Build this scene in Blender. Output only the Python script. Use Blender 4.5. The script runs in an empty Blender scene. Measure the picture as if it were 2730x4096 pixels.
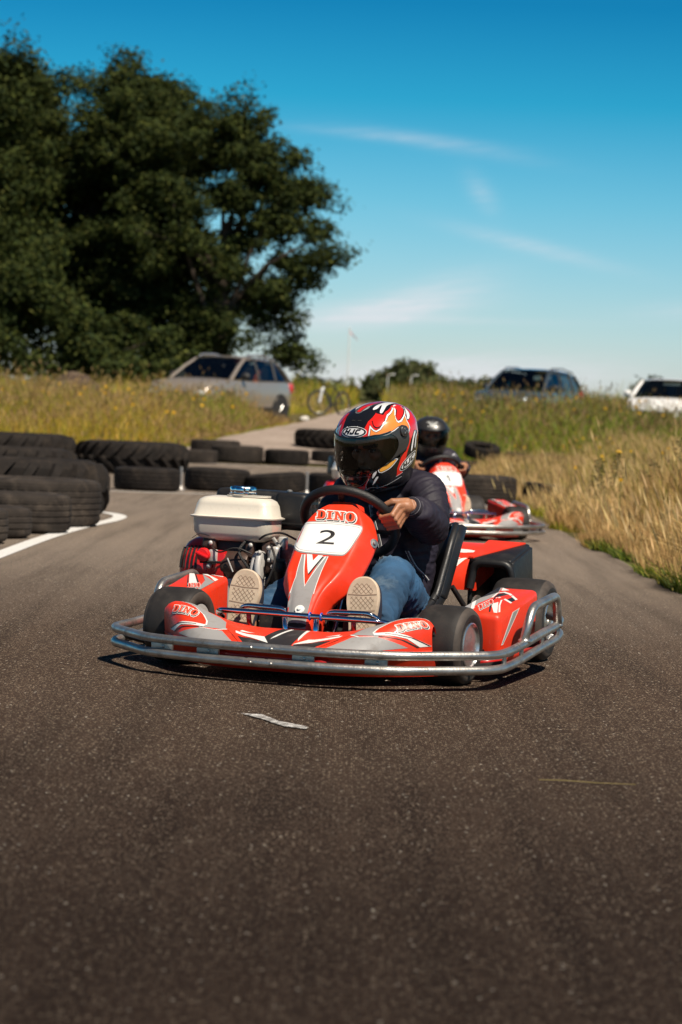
import bpy, bmesh, math, random
import numpy as np
from mathutils import Vector, Matrix, noise
from mathutils.geometry import tessellate_polygon
random.seed(7)
R = math.radians
scene = bpy.context.scene
COL = scene.collection

# ------------------------------------------------------------------ camera
cam = bpy.data.cameras.new('camera')
camera = bpy.data.objects.new('camera', cam)
COL.objects.link(camera)
scene.camera = camera
pit, rol = math.atan(358 / 9671), R(2.4)
cf = Vector((0, math.cos(pit), -math.sin(pit)))
cu = Vector((0, math.sin(pit), math.cos(pit)))
cr = Vector((1, 0, 0))
rr = cr * math.cos(rol) + cu * math.sin(rol)
uu = cu * math.cos(rol) - cr * math.sin(rol)
camera.matrix_world = Matrix(((rr.x, uu.x, -cf.x, 0), (rr.y, uu.y, -cf.y, 0), (rr.z, uu.z, -cf.z, .84), (0, 0, 0, 1)))
cam.sensor_fit = 'VERTICAL'
cam.sensor_height = 36
cam.lens = 85
cam.clip_start = .1
cam.clip_end = 3000
cam.dof.use_dof = True
cam.dof.focus_distance = 8.25
cam.dof.aperture_fstop = 5.0

# ------------------------------------------------------------------ sky and sun
SUN = Vector((.42, -.575, 1)).normalized()
world = bpy.data.worlds.new('World')
scene.world = world
world.use_nodes = True
wn, wl = world.node_tree.nodes, world.node_tree.links
wn.clear()

def wnode(t, **k):
    n = wn.new(t)
    for a, b in k.items():
        setattr(n, a, b)
    return n

def wmath(op, a, b=None, c=None):
    n = wn.new('ShaderNodeMath')
    n.operation = op
    for i, v in enumerate((a, b, c)):
        if v is None:
            continue
        if isinstance(v, (int, float)):
            n.inputs[i].default_value = v
        else:
            wl.new(v, n.inputs[i])
    return n.outputs[0]

sky = wnode('ShaderNodeTexSky', sky_type='NISHITA', sun_disc=False)
sky.sun_elevation = math.asin(SUN.z)
sky.sun_rotation = math.atan2(SUN.x, SUN.y)
sky.air_density = 1.35
sky.dust_density = .4
sky.ozone_density = 2.2
tint = wnode('ShaderNodeMix', data_type='RGBA', blend_type='MULTIPLY')
tint.inputs[0].default_value = 1
wl.new(sky.outputs[0], tint.inputs[6])
# thin cirrus streaks, placed by azimuth and elevation
tc = wnode('ShaderNodeTexCoord')
sep = wnode('ShaderNodeSeparateXYZ')
wl.new(tc.outputs['Generated'], sep.inputs[0])
az = wmath('ARCTAN2', sep.outputs[0], sep.outputs[1])
el = wmath('ARCSINE', sep.outputs[2])
# grade of the clear sky: pale and warm at the skyline, deep blue above
gr = wnode('ShaderNodeValToRGB')
ge = gr.color_ramp.elements
for q in range(6):
    ge.new(.5)
for q, (p, c) in zip(ge, ((0., (1.22, 1.36, 1.98)), (.055, (.95, 1.33, 1.90)), (.132, (.42, 1.10, 1.58)), (.19, (.09, .86, 1.30)), (.246, (.030, .60, 1.04)), (.40, (.05, .40, .75)), (.75, (.10, .21, .32)), (1., (.13, .20, .28)))):
    q.position = p
    q.color = tuple(v / 2.5 for v in c) + (1,)
wl.new(wmath('DIVIDE', el, R(40)), gr.inputs[0])
gx2 = wnode('ShaderNodeMix', data_type='RGBA', blend_type='ADD')
gx2.inputs[0].default_value = 1
wl.new(gr.outputs[0], gx2.inputs[6])
wl.new(gr.outputs[0], gx2.inputs[7])
wl.new(gx2.outputs[2], tint.inputs[7])
comb = wnode('ShaderNodeCombineXYZ')
wl.new(wmath('MULTIPLY', az, 30.), comb.inputs[0])
wl.new(wmath('MULTIPLY', wmath('SUBTRACT', el, wmath('MULTIPLY', az, .12)), 330.), comb.inputs[1])
nz = wnode('ShaderNodeTexNoise')
nz.inputs['Scale'].default_value = 1.6
nz.inputs['Detail'].default_value = 7
nz.inputs['Roughness'].default_value = .68
nz.inputs['Distortion'].default_value = .6
wl.new(comb.outputs[0], nz.inputs['Vector'])
nfac = wmath('ADD', wmath('MULTIPLY', nz.outputs[0], 1.5), -.12)
total = None
# (azimuth deg, elevation deg, tilt deg, half length deg, half height deg, strength)
for a0, e0, th, hw, hh, st in ((.45, 2.6, 8, 2.2, .30, .8), (1.7, 3.0, 18, 1.6, .42, .55), (1.6, 2.5, 1, 3.0, .09, .32),
                               (.7, 6.75, -3, 2.2, .13, .22), (2.2, 6.6, -8, 2.0, .18, .20), (4.3, 4.3, -12, 1.9, .18, .38),
                               (3.0, 5.5, -50, .5, .25, .28), (.6, 1.0, 0, 2.8, .40, .6), (3.6, 1.25, 3, 3.0, .45, .95),
                               (2.4, 1.5, 5, 1.2, .15, .35), (-6, 5, 4, 2, .2, .3), (9, 3, 4, 2, .25, .4)):
    ca, sa = math.cos(R(th)), math.sin(R(th))
    du = wmath('SUBTRACT', az, R(a0))
    dv = wmath('SUBTRACT', el, R(e0))
    u = wmath('ADD', wmath('MULTIPLY', du, ca / R(hw)), wmath('MULTIPLY', dv, sa / R(hw)))
    v = wmath('ADD', wmath('MULTIPLY', du, -sa / R(hh)), wmath('MULTIPLY', dv, ca / R(hh)))
    g = wmath('EXPONENT', wmath('MULTIPLY', wmath('ADD', wmath('MULTIPLY', u, u), wmath('MULTIPLY', v, v)), -1.))
    g = wmath('MULTIPLY', g, st)
    total = g if total is None else wmath('ADD', total, g)
cl = wmath('MINIMUM', wmath('MAXIMUM', wmath('MULTIPLY', total, wmath('MAXIMUM', nfac, .05)), 0.), .75)
cmix = wnode('ShaderNodeMix', data_type='RGBA')
wl.new(cl, cmix.inputs[0])
wl.new(tint.outputs[2], cmix.inputs[6])
cmix.inputs[7].default_value = (8.3, 8.4, 8.9, 1)
bg = wnode('ShaderNodeBackground')
bg.inputs[1].default_value = .075
wl.new(cmix.outputs[2], bg.inputs[0])
wo = wnode('ShaderNodeOutputWorld')
wl.new(bg.outputs[0], wo.inputs[0])

sl = bpy.data.lights.new('sun', 'SUN')
sl.energy = 5.0
sl.angle = R(.53)
sl.color = (1, .90, .76)
sun = bpy.data.objects.new('sun', sl)
COL.objects.link(sun)
sun.rotation_euler = (-SUN).to_track_quat('-Z', 'Y').to_euler()

vs = scene.view_settings
vs.view_transform = 'Standard'
vs.look = 'None'
vs.exposure = .32
vs.gamma = 1
vs.use_curve_mapping = False
scene.cycles.max_bounces = 6
scene.cycles.transparent_max_bounces = 12
scene.cycles.caustics_reflective = False
scene.cycles.caustics_refractive = False

# ------------------------------------------------------------------ materials
def mat(name, col, rough=.5, metal=0., coat=0., var=0., vscale=20., bump=0., bscale=60., dirt=None, dscale=6., damt=.5, sheen=0., spec=.5):
    """plain principled material: colour variation, bump and patches of dirt, all in object space"""
    m = bpy.data.materials.new(name)
    m.use_nodes = True
    nt = m.node_tree
    n, l = nt.nodes, nt.links
    b = n['Principled BSDF']
    b.inputs['Base Color'].default_value = (*col, 1)
    b.inputs['Roughness'].default_value = rough
    b.inputs['Metallic'].default_value = metal
    b.inputs['Coat Weight'].default_value = coat
    b.inputs['Coat Roughness'].default_value = .06
    b.inputs['Sheen Weight'].default_value = sheen
    b.inputs['Specular IOR Level'].default_value = spec
    tcn = n.new('ShaderNodeTexCoord')
    last = None
    if var:
        t = n.new('ShaderNodeTexNoise')
        t.inputs['Scale'].default_value = vscale
        t.inputs['Detail'].default_value = 6
        l.new(tcn.outputs['Object'], t.inputs['Vector'])
        mr = n.new('ShaderNodeMapRange')
        mr.inputs[1].default_value = .3
        mr.inputs[2].default_value = .7
        mr.inputs[3].default_value = 1 - var
        mr.inputs[4].default_value = 1 + var
        l.new(t.outputs[0], mr.inputs[0])
        mx = n.new('ShaderNodeMix')
        mx.data_type = 'RGBA'
        mx.blend_type = 'MULTIPLY'
        mx.inputs[0].default_value = 1
        mx.inputs[6].default_value = (*col, 1)
        l.new(mr.outputs[0], mx.inputs[7])
        last = mx.outputs[2]
    if dirt:
        t = n.new('ShaderNodeTexNoise')
        t.inputs['Scale'].default_value = dscale
        t.inputs['Detail'].default_value = 9
        t.inputs['Roughness'].default_value = .7
        l.new(tcn.outputs['Object'], t.inputs['Vector'])
        mr = n.new('ShaderNodeMapRange')
        mr.inputs[1].default_value = .52
        mr.inputs[2].default_value = .72
        mr.inputs[4].default_value = damt
        l.new(t.outputs[0], mr.inputs[0])
        mx = n.new('ShaderNodeMix')
        mx.data_type = 'RGBA'
        l.new(mr.outputs[0], mx.inputs[0])
        if last:
            l.new(last, mx.inputs[6])
        else:
            mx.inputs[6].default_value = (*col, 1)
        mx.inputs[7].default_value = (*dirt, 1)
        last = mx.outputs[2]
        mr2 = n.new('ShaderNodeMapRange')
        mr2.inputs[1].default_value = .45
        mr2.inputs[2].default_value = .75
        mr2.inputs[3].default_value = rough
        mr2.inputs[4].default_value = min(1, rough + .3)
        l.new(t.outputs[0], mr2.inputs[0])
        l.new(mr2.outputs[0], b.inputs['Roughness'])
    if last:
        l.new(last, b.inputs['Base Color'])
    if bump:
        t = n.new('ShaderNodeTexNoise')
        t.inputs['Scale'].default_value = bscale
        t.inputs['Detail'].default_value = 4
        l.new(tcn.outputs['Object'], t.inputs['Vector'])
        bp = n.new('ShaderNodeBump')
        bp.inputs['Strength'].default_value = bump
        bp.inputs['Distance'].default_value = .01
        l.new(t.outputs[0], bp.inputs['Height'])
        l.new(bp.outputs[0], b.inputs['Normal'])
    return m

def glass(name, tintc, gloss_mix=.12, rough=.02):
    m = bpy.data.materials.new(name)
    m.use_nodes = True
    nt = m.node_tree
    n, l = nt.nodes, nt.links
    n.clear()
    out = n.new('ShaderNodeOutputMaterial')
    tr = n.new('ShaderNodeBsdfTransparent')
    tr.inputs[0].default_value = (*tintc, 1)
    gl = n.new('ShaderNodeBsdfGlossy')
    gl.inputs[0].default_value = (1, 1, 1, 1)
    gl.inputs['Roughness'].default_value = rough
    lw = n.new('ShaderNodeFresnel')
    lw.inputs[0].default_value = 1.38
    ad = n.new('ShaderNodeMath')
    ad.operation = 'ADD'
    ad.inputs[1].default_value = gloss_mix
    l.new(lw.outputs[0], ad.inputs[0])
    mx = n.new('ShaderNodeMixShader')
    l.new(ad.outputs[0], mx.inputs[0])
    l.new(tr.outputs[0], mx.inputs[1])
    l.new(gl.outputs[0], mx.inputs[2])
    l.new(mx.outputs[0], out.inputs[0])
    return m

def vcol_mat(name, rough=.7, transl=.25, spec=.25):
    """foliage: colour from the per-leaf attribute, a little light shines through"""
    m = bpy.data.materials.new(name)
    m.use_nodes = True
    nt = m.node_tree
    n, l = nt.nodes, nt.links
    b = n['Principled BSDF']
    b.inputs['Roughness'].default_value = rough
    b.inputs['Specular IOR Level'].default_value = spec
    a = n.new('ShaderNodeAttribute')
    a.attribute_name = 'Col'
    l.new(a.outputs[0], b.inputs['Base Color'])
    if transl:
        t = n.new('ShaderNodeBsdfTranslucent')
        l.new(a.outputs[0], t.inputs[0])
        mx = n.new('ShaderNodeMixShader')
        mx.inputs[0].default_value = transl
        l.new(b.outputs[0], mx.inputs[1])
        l.new(t.outputs[0], mx.inputs[2])
        l.new(mx.outputs[0], n['Material Output'].inputs[0])
    return m

# ------------------------------------------------------------------ object helpers
def tag(o, label=None, cat=None, group=None, kind=None):
    for k, v in (('label', label), ('category', cat), ('group', group), ('kind', kind)):
        if v:
            o[k] = v
    return o

def empty(name, loc=(0, 0, 0), rz=0., parent=None):
    o = bpy.data.objects.new(name, None)
    o.empty_display_size = .1
    COL.objects.link(o)
    o.location = loc
    o.rotation_euler = (0, 0, rz)
    if parent:
        o.parent = parent
    return o

def copy_tree(o, parent=None):
    c = o.copy()
    COL.objects.link(c)
    c.parent = parent
    for ch in list(o.children):
        copy_tree(ch, c)
    return c

def fil(pts, rad=.03, n=5):
    """round the corners of a polyline"""
    pts = [Vector(p) for p in pts]
    out = [pts[0]]
    for i in range(1, len(pts) - 1):
        a, b, c = pts[i - 1], pts[i], pts[i + 1]
        r1 = min(rad, (a - b).length * .48)
        r2 = min(rad, (c - b).length * .48)
        p = b + (a - b).normalized() * r1
        q = b + (c - b).normalized() * r2
        for k in range(n + 1):
            t = k / n
            out.append(p * (1 - t) ** 2 + b * 2 * t * (1 - t) + q * t * t)
    out.append(pts[-1])
    return out

def spl(xs, ys, x):
    """smooth interpolation (monotone-ish Catmull) of a table"""
    if x <= xs[0]:
        return ys[0]
    if x >= xs[-1]:
        return ys[-1]
    i = 0
    while xs[i + 1] < x:
        i += 1
    h = xs[i + 1] - xs[i]
    t = (x - xs[i]) / h
    def sl(k):
        if k <= 0 or k >= len(xs) - 1:
            a, b = max(0, k - 1), min(len(xs) - 1, k + 1)
            return (ys[b] - ys[a]) / (xs[b] - xs[a])
        d0 = (ys[k] - ys[k - 1]) / (xs[k] - xs[k - 1])
        d1 = (ys[k + 1] - ys[k]) / (xs[k + 1] - xs[k])
        return 0 if d0 * d1 <= 0 else 2 * d0 * d1 / (d0 + d1)
    m0, m1 = sl(i) * h, sl(i + 1) * h
    return (2 * t ** 3 - 3 * t * t + 1) * ys[i] + (t ** 3 - 2 * t * t + t) * m0 + (-2 * t ** 3 + 3 * t * t) * ys[i + 1] + (t ** 3 - t * t) * m1

class MB:
    """collects shapes; build() links them as one mesh object"""
    def __init__(s):
        s.bm = bmesh.new()
        s.ms = []

    def mi(s, m):
        if m not in s.ms:
            s.ms.append(m)
        return s.ms.index(m)

    def face(s, vs, m):
        try:
            f = s.bm.faces.new(vs)
            f.material_index = s.mi(m)
            f.smooth = True
            return f
        except ValueError:
            return None

    def loft(s, rings, m, closed=True, caps=(True, True)):
        """rings: equal-length lists of points; m a material or a function (i ring, j point) -> material"""
        vr = [[s.bm.verts.new(p) for p in r] for r in rings]
        n = len(rings[0])
        for i in range(len(vr) - 1):
            for j in range(n if closed else n - 1):
                k = (j + 1) % n
                s.face((vr[i][j], vr[i][k], vr[i + 1][k], vr[i + 1][j]), m(i, j) if callable(m) else m)
        mm = m(0, 0) if callable(m) else m
        if caps[0]:
            s.face(vr[0][::-1], mm)
        if caps[1]:
            s.face(vr[-1], mm if not callable(m) else m(len(rings) - 2, 0))
        return vr

    def tube(s, path, r, m, n=10, closed=False, flat=1.):
        path = [Vector(p) for p in path]
        N = len(path)
        rad = r if isinstance(r, (list, tuple)) else [r] * N
        t0 = (path[1] - path[0]).normalized()
        up = Vector((0, 0, 1)) if abs(t0.z) < .9 else Vector((1, 0, 0))
        nx = t0.cross(up).normalized()
        rings = []
        for i, p in enumerate(path):
            if closed:
                t = (path[(i + 1) % N] - path[i - 1]).normalized()
            else:
                t = (path[min(N - 1, i + 1)] - path[max(0, i - 1)]).normalized()
            nx = (nx - t * nx.dot(t)).normalized()
            ny = t.cross(nx)
            rings.append([p + (nx * math.cos(2 * math.pi * k / n) + ny * flat * math.sin(2 * math.pi * k / n)) * rad[i] for k in range(n)])
        if closed:
            rings.append(rings[0])
        vr = s.loft(rings, m, True, (False, False) if closed else (True, True))
        return vr

    def lathe(s, prof, m, mtx=None, n=32, arc=None, mod=None, close=False):
        """prof: (radius, height) pairs turned round local Z; m a material or list per segment"""
        mtx = mtx or Matrix()
        rings = []
        for q, (r, h) in enumerate(prof):
            rg = []
            for k in range(n):
                a = 2 * math.pi * k / n
                rk = r + (mod(q, k) if mod else 0)
                rg.append(mtx @ Vector((rk * math.cos(a), rk * math.sin(a), h)))
            rings.append(rg)
        if close:
            rings.append(rings[0])
        mm = (lambda i, j: m[min(i, len(m) - 1)]) if isinstance(m, (list, tuple)) else m
        return s.loft(rings, mm, True, (not close and prof[0][0] > 1e-5, not close and prof[-1][0] > 1e-5))

    def hexa(s, c, m, bev=0., seg=3):
        """box from 8 corners: bottom 4 then top 4, same order"""
        b = bmesh.new()
        v = [b.verts.new(p) for p in c]
        for f in ((3, 2, 1, 0), (4, 5, 6, 7), (0, 1, 5, 4), (1, 2, 6, 5), (2, 3, 7, 6), (3, 0, 4, 7)):
            b.faces.new([v[i] for i in f])
        if bev:
            bmesh.ops.bevel(b, geom=list(b.edges), offset=bev, segments=seg, profile=.5, affect='EDGES')
        s.join(b, m)

    def box(s, c, sz, m, bev=0., rot=None, seg=2):
        x, y, z = [k / 2 for k in sz]
        rot = rot or Matrix.Identity(3)
        c = Vector(c)
        q = [c + rot @ Vector(p) for p in ((-x, -y, -z), (x, -y, -z), (x, y, -z), (-x, y, -z), (-x, -y, z), (x, -y, z), (x, y, z), (-x, y, z))]
        s.hexa(q, m, bev, seg)

    def ball(s, c, rad, m, rot=None, n=16):
        rot = rot or Matrix.Identity(3)
        rx, ry, rz = rad if isinstance(rad, (tuple, list)) else (rad,) * 3
        c = Vector(c)
        rings = []
        for i in range(1, n // 2):
            a = math.pi * i / (n // 2)
            rings.append([c + rot @ Vector((rx * math.sin(a) * math.cos(2 * math.pi * k / n), ry * math.sin(a) * math.sin(2 * math.pi * k / n), -rz * math.cos(a))) for k in range(n)])
        vr = s.loft(rings, m, True, (False, False))
        for ring, z in ((vr[0], -rz), (vr[-1], rz)):
            p = s.bm.verts.new(c + rot @ Vector((0, 0, z)))
            for k in range(n):
                s.face((ring[k], ring[(k + 1) % n], p), m)

    def join(s, b, m=None):
        mp = {v: s.bm.verts.new(v.co) for v in b.verts}
        for f in b.faces:
            s.face([mp[v] for v in f.verts], m)
        b.free()

    def surf(s, P, us, vs, m, keep=None):
        g = [[s.bm.verts.new(P(u, v)) for u in us] for v in vs]
        for j in range(len(vs) - 1):
            for i in range(len(us) - 1):
                if keep and not keep((us[i] + us[i + 1]) / 2, (vs[j] + vs[j + 1]) / 2):
                    continue
                s.face((g[j][i], g[j][i + 1], g[j + 1][i + 1], g[j + 1][i]), m)
        return g

    def decal(s, P, shape, m, off=.0008, step=(.1, .1), sign=1):
        """shape: list of 2-D loops (outer, holes) or (verts, faces); laid on the surface P(u, v)"""
        b = bmesh.new()
        if isinstance(shape, tuple):
            vs = [b.verts.new((p[0], p[1], 0)) for p in shape[0]]
            for f in shape[1]:
                try:
                    b.faces.new([vs[i] for i in f])
                except ValueError:
                    pass
        else:
            flat = [p for lp in shape for p in lp]
            vs = [b.verts.new((p[0], p[1], 0)) for p in flat]
            for f in tessellate_polygon([[Vector((p[0], p[1], 0)) for p in lp] for lp in shape]):
                try:
                    b.faces.new([vs[i] for i in f])
                except ValueError:
                    pass
        xs = [v.co.x for v in b.verts]
        ys = [v.co.y for v in b.verts]
        for lo, hi, st, no in ((min(xs), max(xs), step[0], (1, 0, 0)), (min(ys), max(ys), step[1], (0, 1, 0))):
            k = math.ceil(lo / st)
            while k * st < hi:
                bmesh.ops.bisect_plane(b, geom=list(b.verts) + list(b.edges) + list(b.faces), plane_co=Vector(no) * (k * st), plane_no=no)
                k += 1
        for v in b.verts:
            u, w = v.co.x, v.co.y
            e = 1e-3 * max(step) / .1
            p = Vector(P(u, w))
            du = Vector(P(u + e, w)) - Vector(P(u - e, w))
            dv = Vector(P(u, w + e)) - Vector(P(u, w - e))
            nn = du.cross(dv)
            if nn.length > 0:
                nn.normalize()
            v.co = p + nn * off * sign
        s.join(b, m)

    def build(s, name, parent=None, sharp=40, loc=None, mods=None):
        bmesh.ops.remove_doubles(s.bm, verts=list(s.bm.verts), dist=1e-5)
        bmesh.ops.recalc_face_normals(s.bm, faces=list(s.bm.faces))
        if sharp:
            th = R(sharp)
            for e in s.bm.edges:
                if len(e.link_faces) == 2 and e.calc_face_angle(0) > th:
                    e.smooth = False
        me = bpy.data.meshes.new(name)
        s.bm.to_mesh(me)
        s.bm.free()
        for m in s.ms:
            me.materials.append(m)
        o = bpy.data.objects.new(name, me)
        COL.objects.link(o)
        if parent:
            o.parent = parent
        if loc:
            o.location = loc
        return o

def remesh(mb, voxel, smooth=2):
    """melt the closed shapes in mb into one continuous skin; returns verts (array) and faces"""
    me = bpy.data.meshes.new('tmp')
    bmesh.ops.recalc_face_normals(mb.bm, faces=list(mb.bm.faces))
    mb.bm.to_mesh(me)
    mb.bm.free()
    o = bpy.data.objects.new('tmp', me)
    COL.objects.link(o)
    md = o.modifiers.new('r', 'REMESH')
    md.mode = 'VOXEL'
    md.voxel_size = voxel
    if smooth:
        sm = o.modifiers.new('s', 'SMOOTH')
        sm.iterations = smooth
        sm.factor = .5
    dg = bpy.context.evaluated_depsgraph_get()
    m2 = bpy.data.meshes.new_from_object(o.evaluated_get(dg))
    bpy.data.objects.remove(o)
    return m2

def mesh_obj(name, me, mats, parent=None):
    me.name = name
    me.materials.clear()
    for m in mats:
        me.materials.append(m)
    me.polygons.foreach_set('use_smooth', [True] * len(me.polygons))
    o = bpy.data.objects.new(name, me)
    COL.objects.link(o)
    if parent:
        o.parent = parent
    return o

def np_mesh(name, V, F, mats, col=None, parent=None, smooth=False):
    """mesh from arrays: V (n,3), F (m,k); col (n,3) per-vertex colour attribute"""
    me = bpy.data.meshes.new(name)
    n, (m, k) = len(V), F.shape
    me.vertices.add(n)
    me.vertices.foreach_set('co', np.ascontiguousarray(V, dtype=np.float32).ravel())
    me.loops.add(m * k)
    me.loops.foreach_set('vertex_index', np.ascontiguousarray(F, dtype=np.int32).ravel())
    me.polygons.add(m)
    me.polygons.foreach_set('loop_start', np.arange(0, m * k, k, dtype=np.int32))
    me.polygons.foreach_set('use_smooth', np.full(m, smooth))
    if col is not None:
        a = me.attributes.new('Col', 'FLOAT_COLOR', 'POINT')
        a.data.foreach_set('color', np.concatenate([col, np.ones((n, 1))], 1).astype(np.float32).ravel())
    me.update(calc_edges=True)
    for q in mats:
        me.materials.append(q)
    o = bpy.data.objects.new(name, me)
    COL.objects.link(o)
    if parent:
        o.parent = parent
    return o

def text_shape(txt, size=1., shear=0., bold=0., spacing=1.):
    cu_ = bpy.data.curves.new('t', 'FONT')
    cu_.body = txt
    cu_.size = size
    cu_.shear = shear
    cu_.offset = bold
    cu_.space_character = spacing
    cu_.align_x = 'CENTER'
    cu_.align_y = 'CENTER'
    cu_.resolution_u = 4
    o = bpy.data.objects.new('t', cu_)
    COL.objects.link(o)
    dg = bpy.context.evaluated_depsgraph_get()
    me = bpy.data.meshes.new_from_object(o.evaluated_get(dg))
    vs = [(v.co.x, v.co.y) for v in me.vertices]
    fs = [tuple(p.vertices) for p in me.polygons]
    bpy.data.objects.remove(o)
    bpy.data.meshes.remove(me)
    xs = [v[0] for v in vs]
    ys = [v[1] for v in vs]
    cx_, cy_ = (min(xs) + max(xs)) / 2, (min(ys) + max(ys)) / 2
    return [(x - cx_, y - cy_) for x, y in vs], fs

def grow(poly, d):
    """offset a closed 2-D loop outwards by d"""
    n = len(poly)
    area = sum(poly[i][0] * poly[(i + 1) % n][1] - poly[(i + 1) % n][0] * poly[i][1] for i in range(n))
    sg = 1 if area > 0 else -1
    out = []
    for i in range(n):
        a, b, c = Vector(poly[i - 1]), Vector(poly[i]), Vector(poly[(i + 1) % n])
        e1, e2 = (b - a), (c - b)
        if e1.length < 1e-9 or e2.length < 1e-9:
            out.append(tuple(b))
            continue
        n1 = Vector((e1.y, -e1.x)).normalized() * sg
        n2 = Vector((e2.y, -e2.x)).normalized() * sg
        q = n1 + n2
        if q.length < 1e-6:
            q = n1
        q.normalize()
        k = d / max(.35, q.dot(n1))
        out.append((b.x + q.x * k, b.y + q.y * k))
    return out

def smooth2(poly, it=2, closed=True):
    """Chaikin-round a 2-D loop"""
    for _ in range(it):
        n = len(poly)
        q = []
        for i in range(n if closed else n - 1):
            a, b = poly[i], poly[(i + 1) % n]
            q.append((a[0] * .75 + b[0] * .25, a[1] * .75 + b[1] * .25))
            q.append((a[0] * .25 + b[0] * .75, a[1] * .25 + b[1] * .75))
        poly = q if closed else [poly[0]] + q + [poly[-1]]
    return poly

def stroke2(pts, w):
    """2-D ribbon along a polyline; w a width or a list of widths"""
    n = len(pts)
    ws = w if isinstance(w, (list, tuple)) else [w] * n
    L_, R_ = [], []
    for i in range(n):
        a, b = Vector(pts[max(0, i - 1)]), Vector(pts[min(n - 1, i + 1)])
        t = (b - a).normalized()
        q = Vector((-t.y, t.x)) * ws[i] / 2
        L_.append((pts[i][0] + q.x, pts[i][1] + q.y))
        R_.append((pts[i][0] - q.x, pts[i][1] - q.y))
    return L_ + R_[::-1]

# ------------------------------------------------------------------ ground, track, path
GY = [-20, 44.6, 47, 52, 60, 68, 75, 100, 200, 600, 2500]
GZ = [0, 0, .17, .46, .78, 1.0, 1.15, 1.6, 2.6, 5, 12]

def gz(x, y):
    z = spl(GY, GZ, y)
    if x > 2:
        t = min(1, (x - 2) / 4)
        z += .16 * t * t * (3 - 2 * t) * min(1, max(0, (62 - y) / 15))
    return z

def gz_np(x, y):
    return np.array([gz(a, b) for a, b in zip(x, y)])

def nodes_of(m):
    return m.node_tree.nodes, m.node_tree.links, m.node_tree.nodes['Principled BSDF']

def noise_node(n, l, vec, scale, detail=6, rough=.6):
    t = n.new('ShaderNodeTexNoise')
    t.inputs['Scale'].default_value = scale
    t.inputs['Detail'].default_value = detail
    t.inputs['Roughness'].default_value = rough
    l.new(vec, t.inputs['Vector'])
    return t.outputs[0]

def ramp(n, l, fac, stops):
    r = n.new('ShaderNodeValToRGB')
    e = r.color_ramp.elements
    while len(e) < len(stops):
        e.new(.5)
    for q, (p, c) in zip(e, stops):
        q.position = p
        q.color = (*c, 1)
    l.new(fac, r.inputs[0])
    return r.outputs[0]

def mixc(n, l, fac, a, b, mode='MIX'):
    m = n.new('ShaderNodeMix')
    m.data_type = 'RGBA'
    m.blend_type = mode
    for i, v in ((0, fac), (6, a), (7, b)):
        if isinstance(v, (int, float)):
            m.inputs[i].default_value = v
        elif isinstance(v, tuple):
            m.inputs[i].default_value = (*v, 1)
        else:
            l.new(v, m.inputs[i])
    return m.outputs[2]

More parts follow.
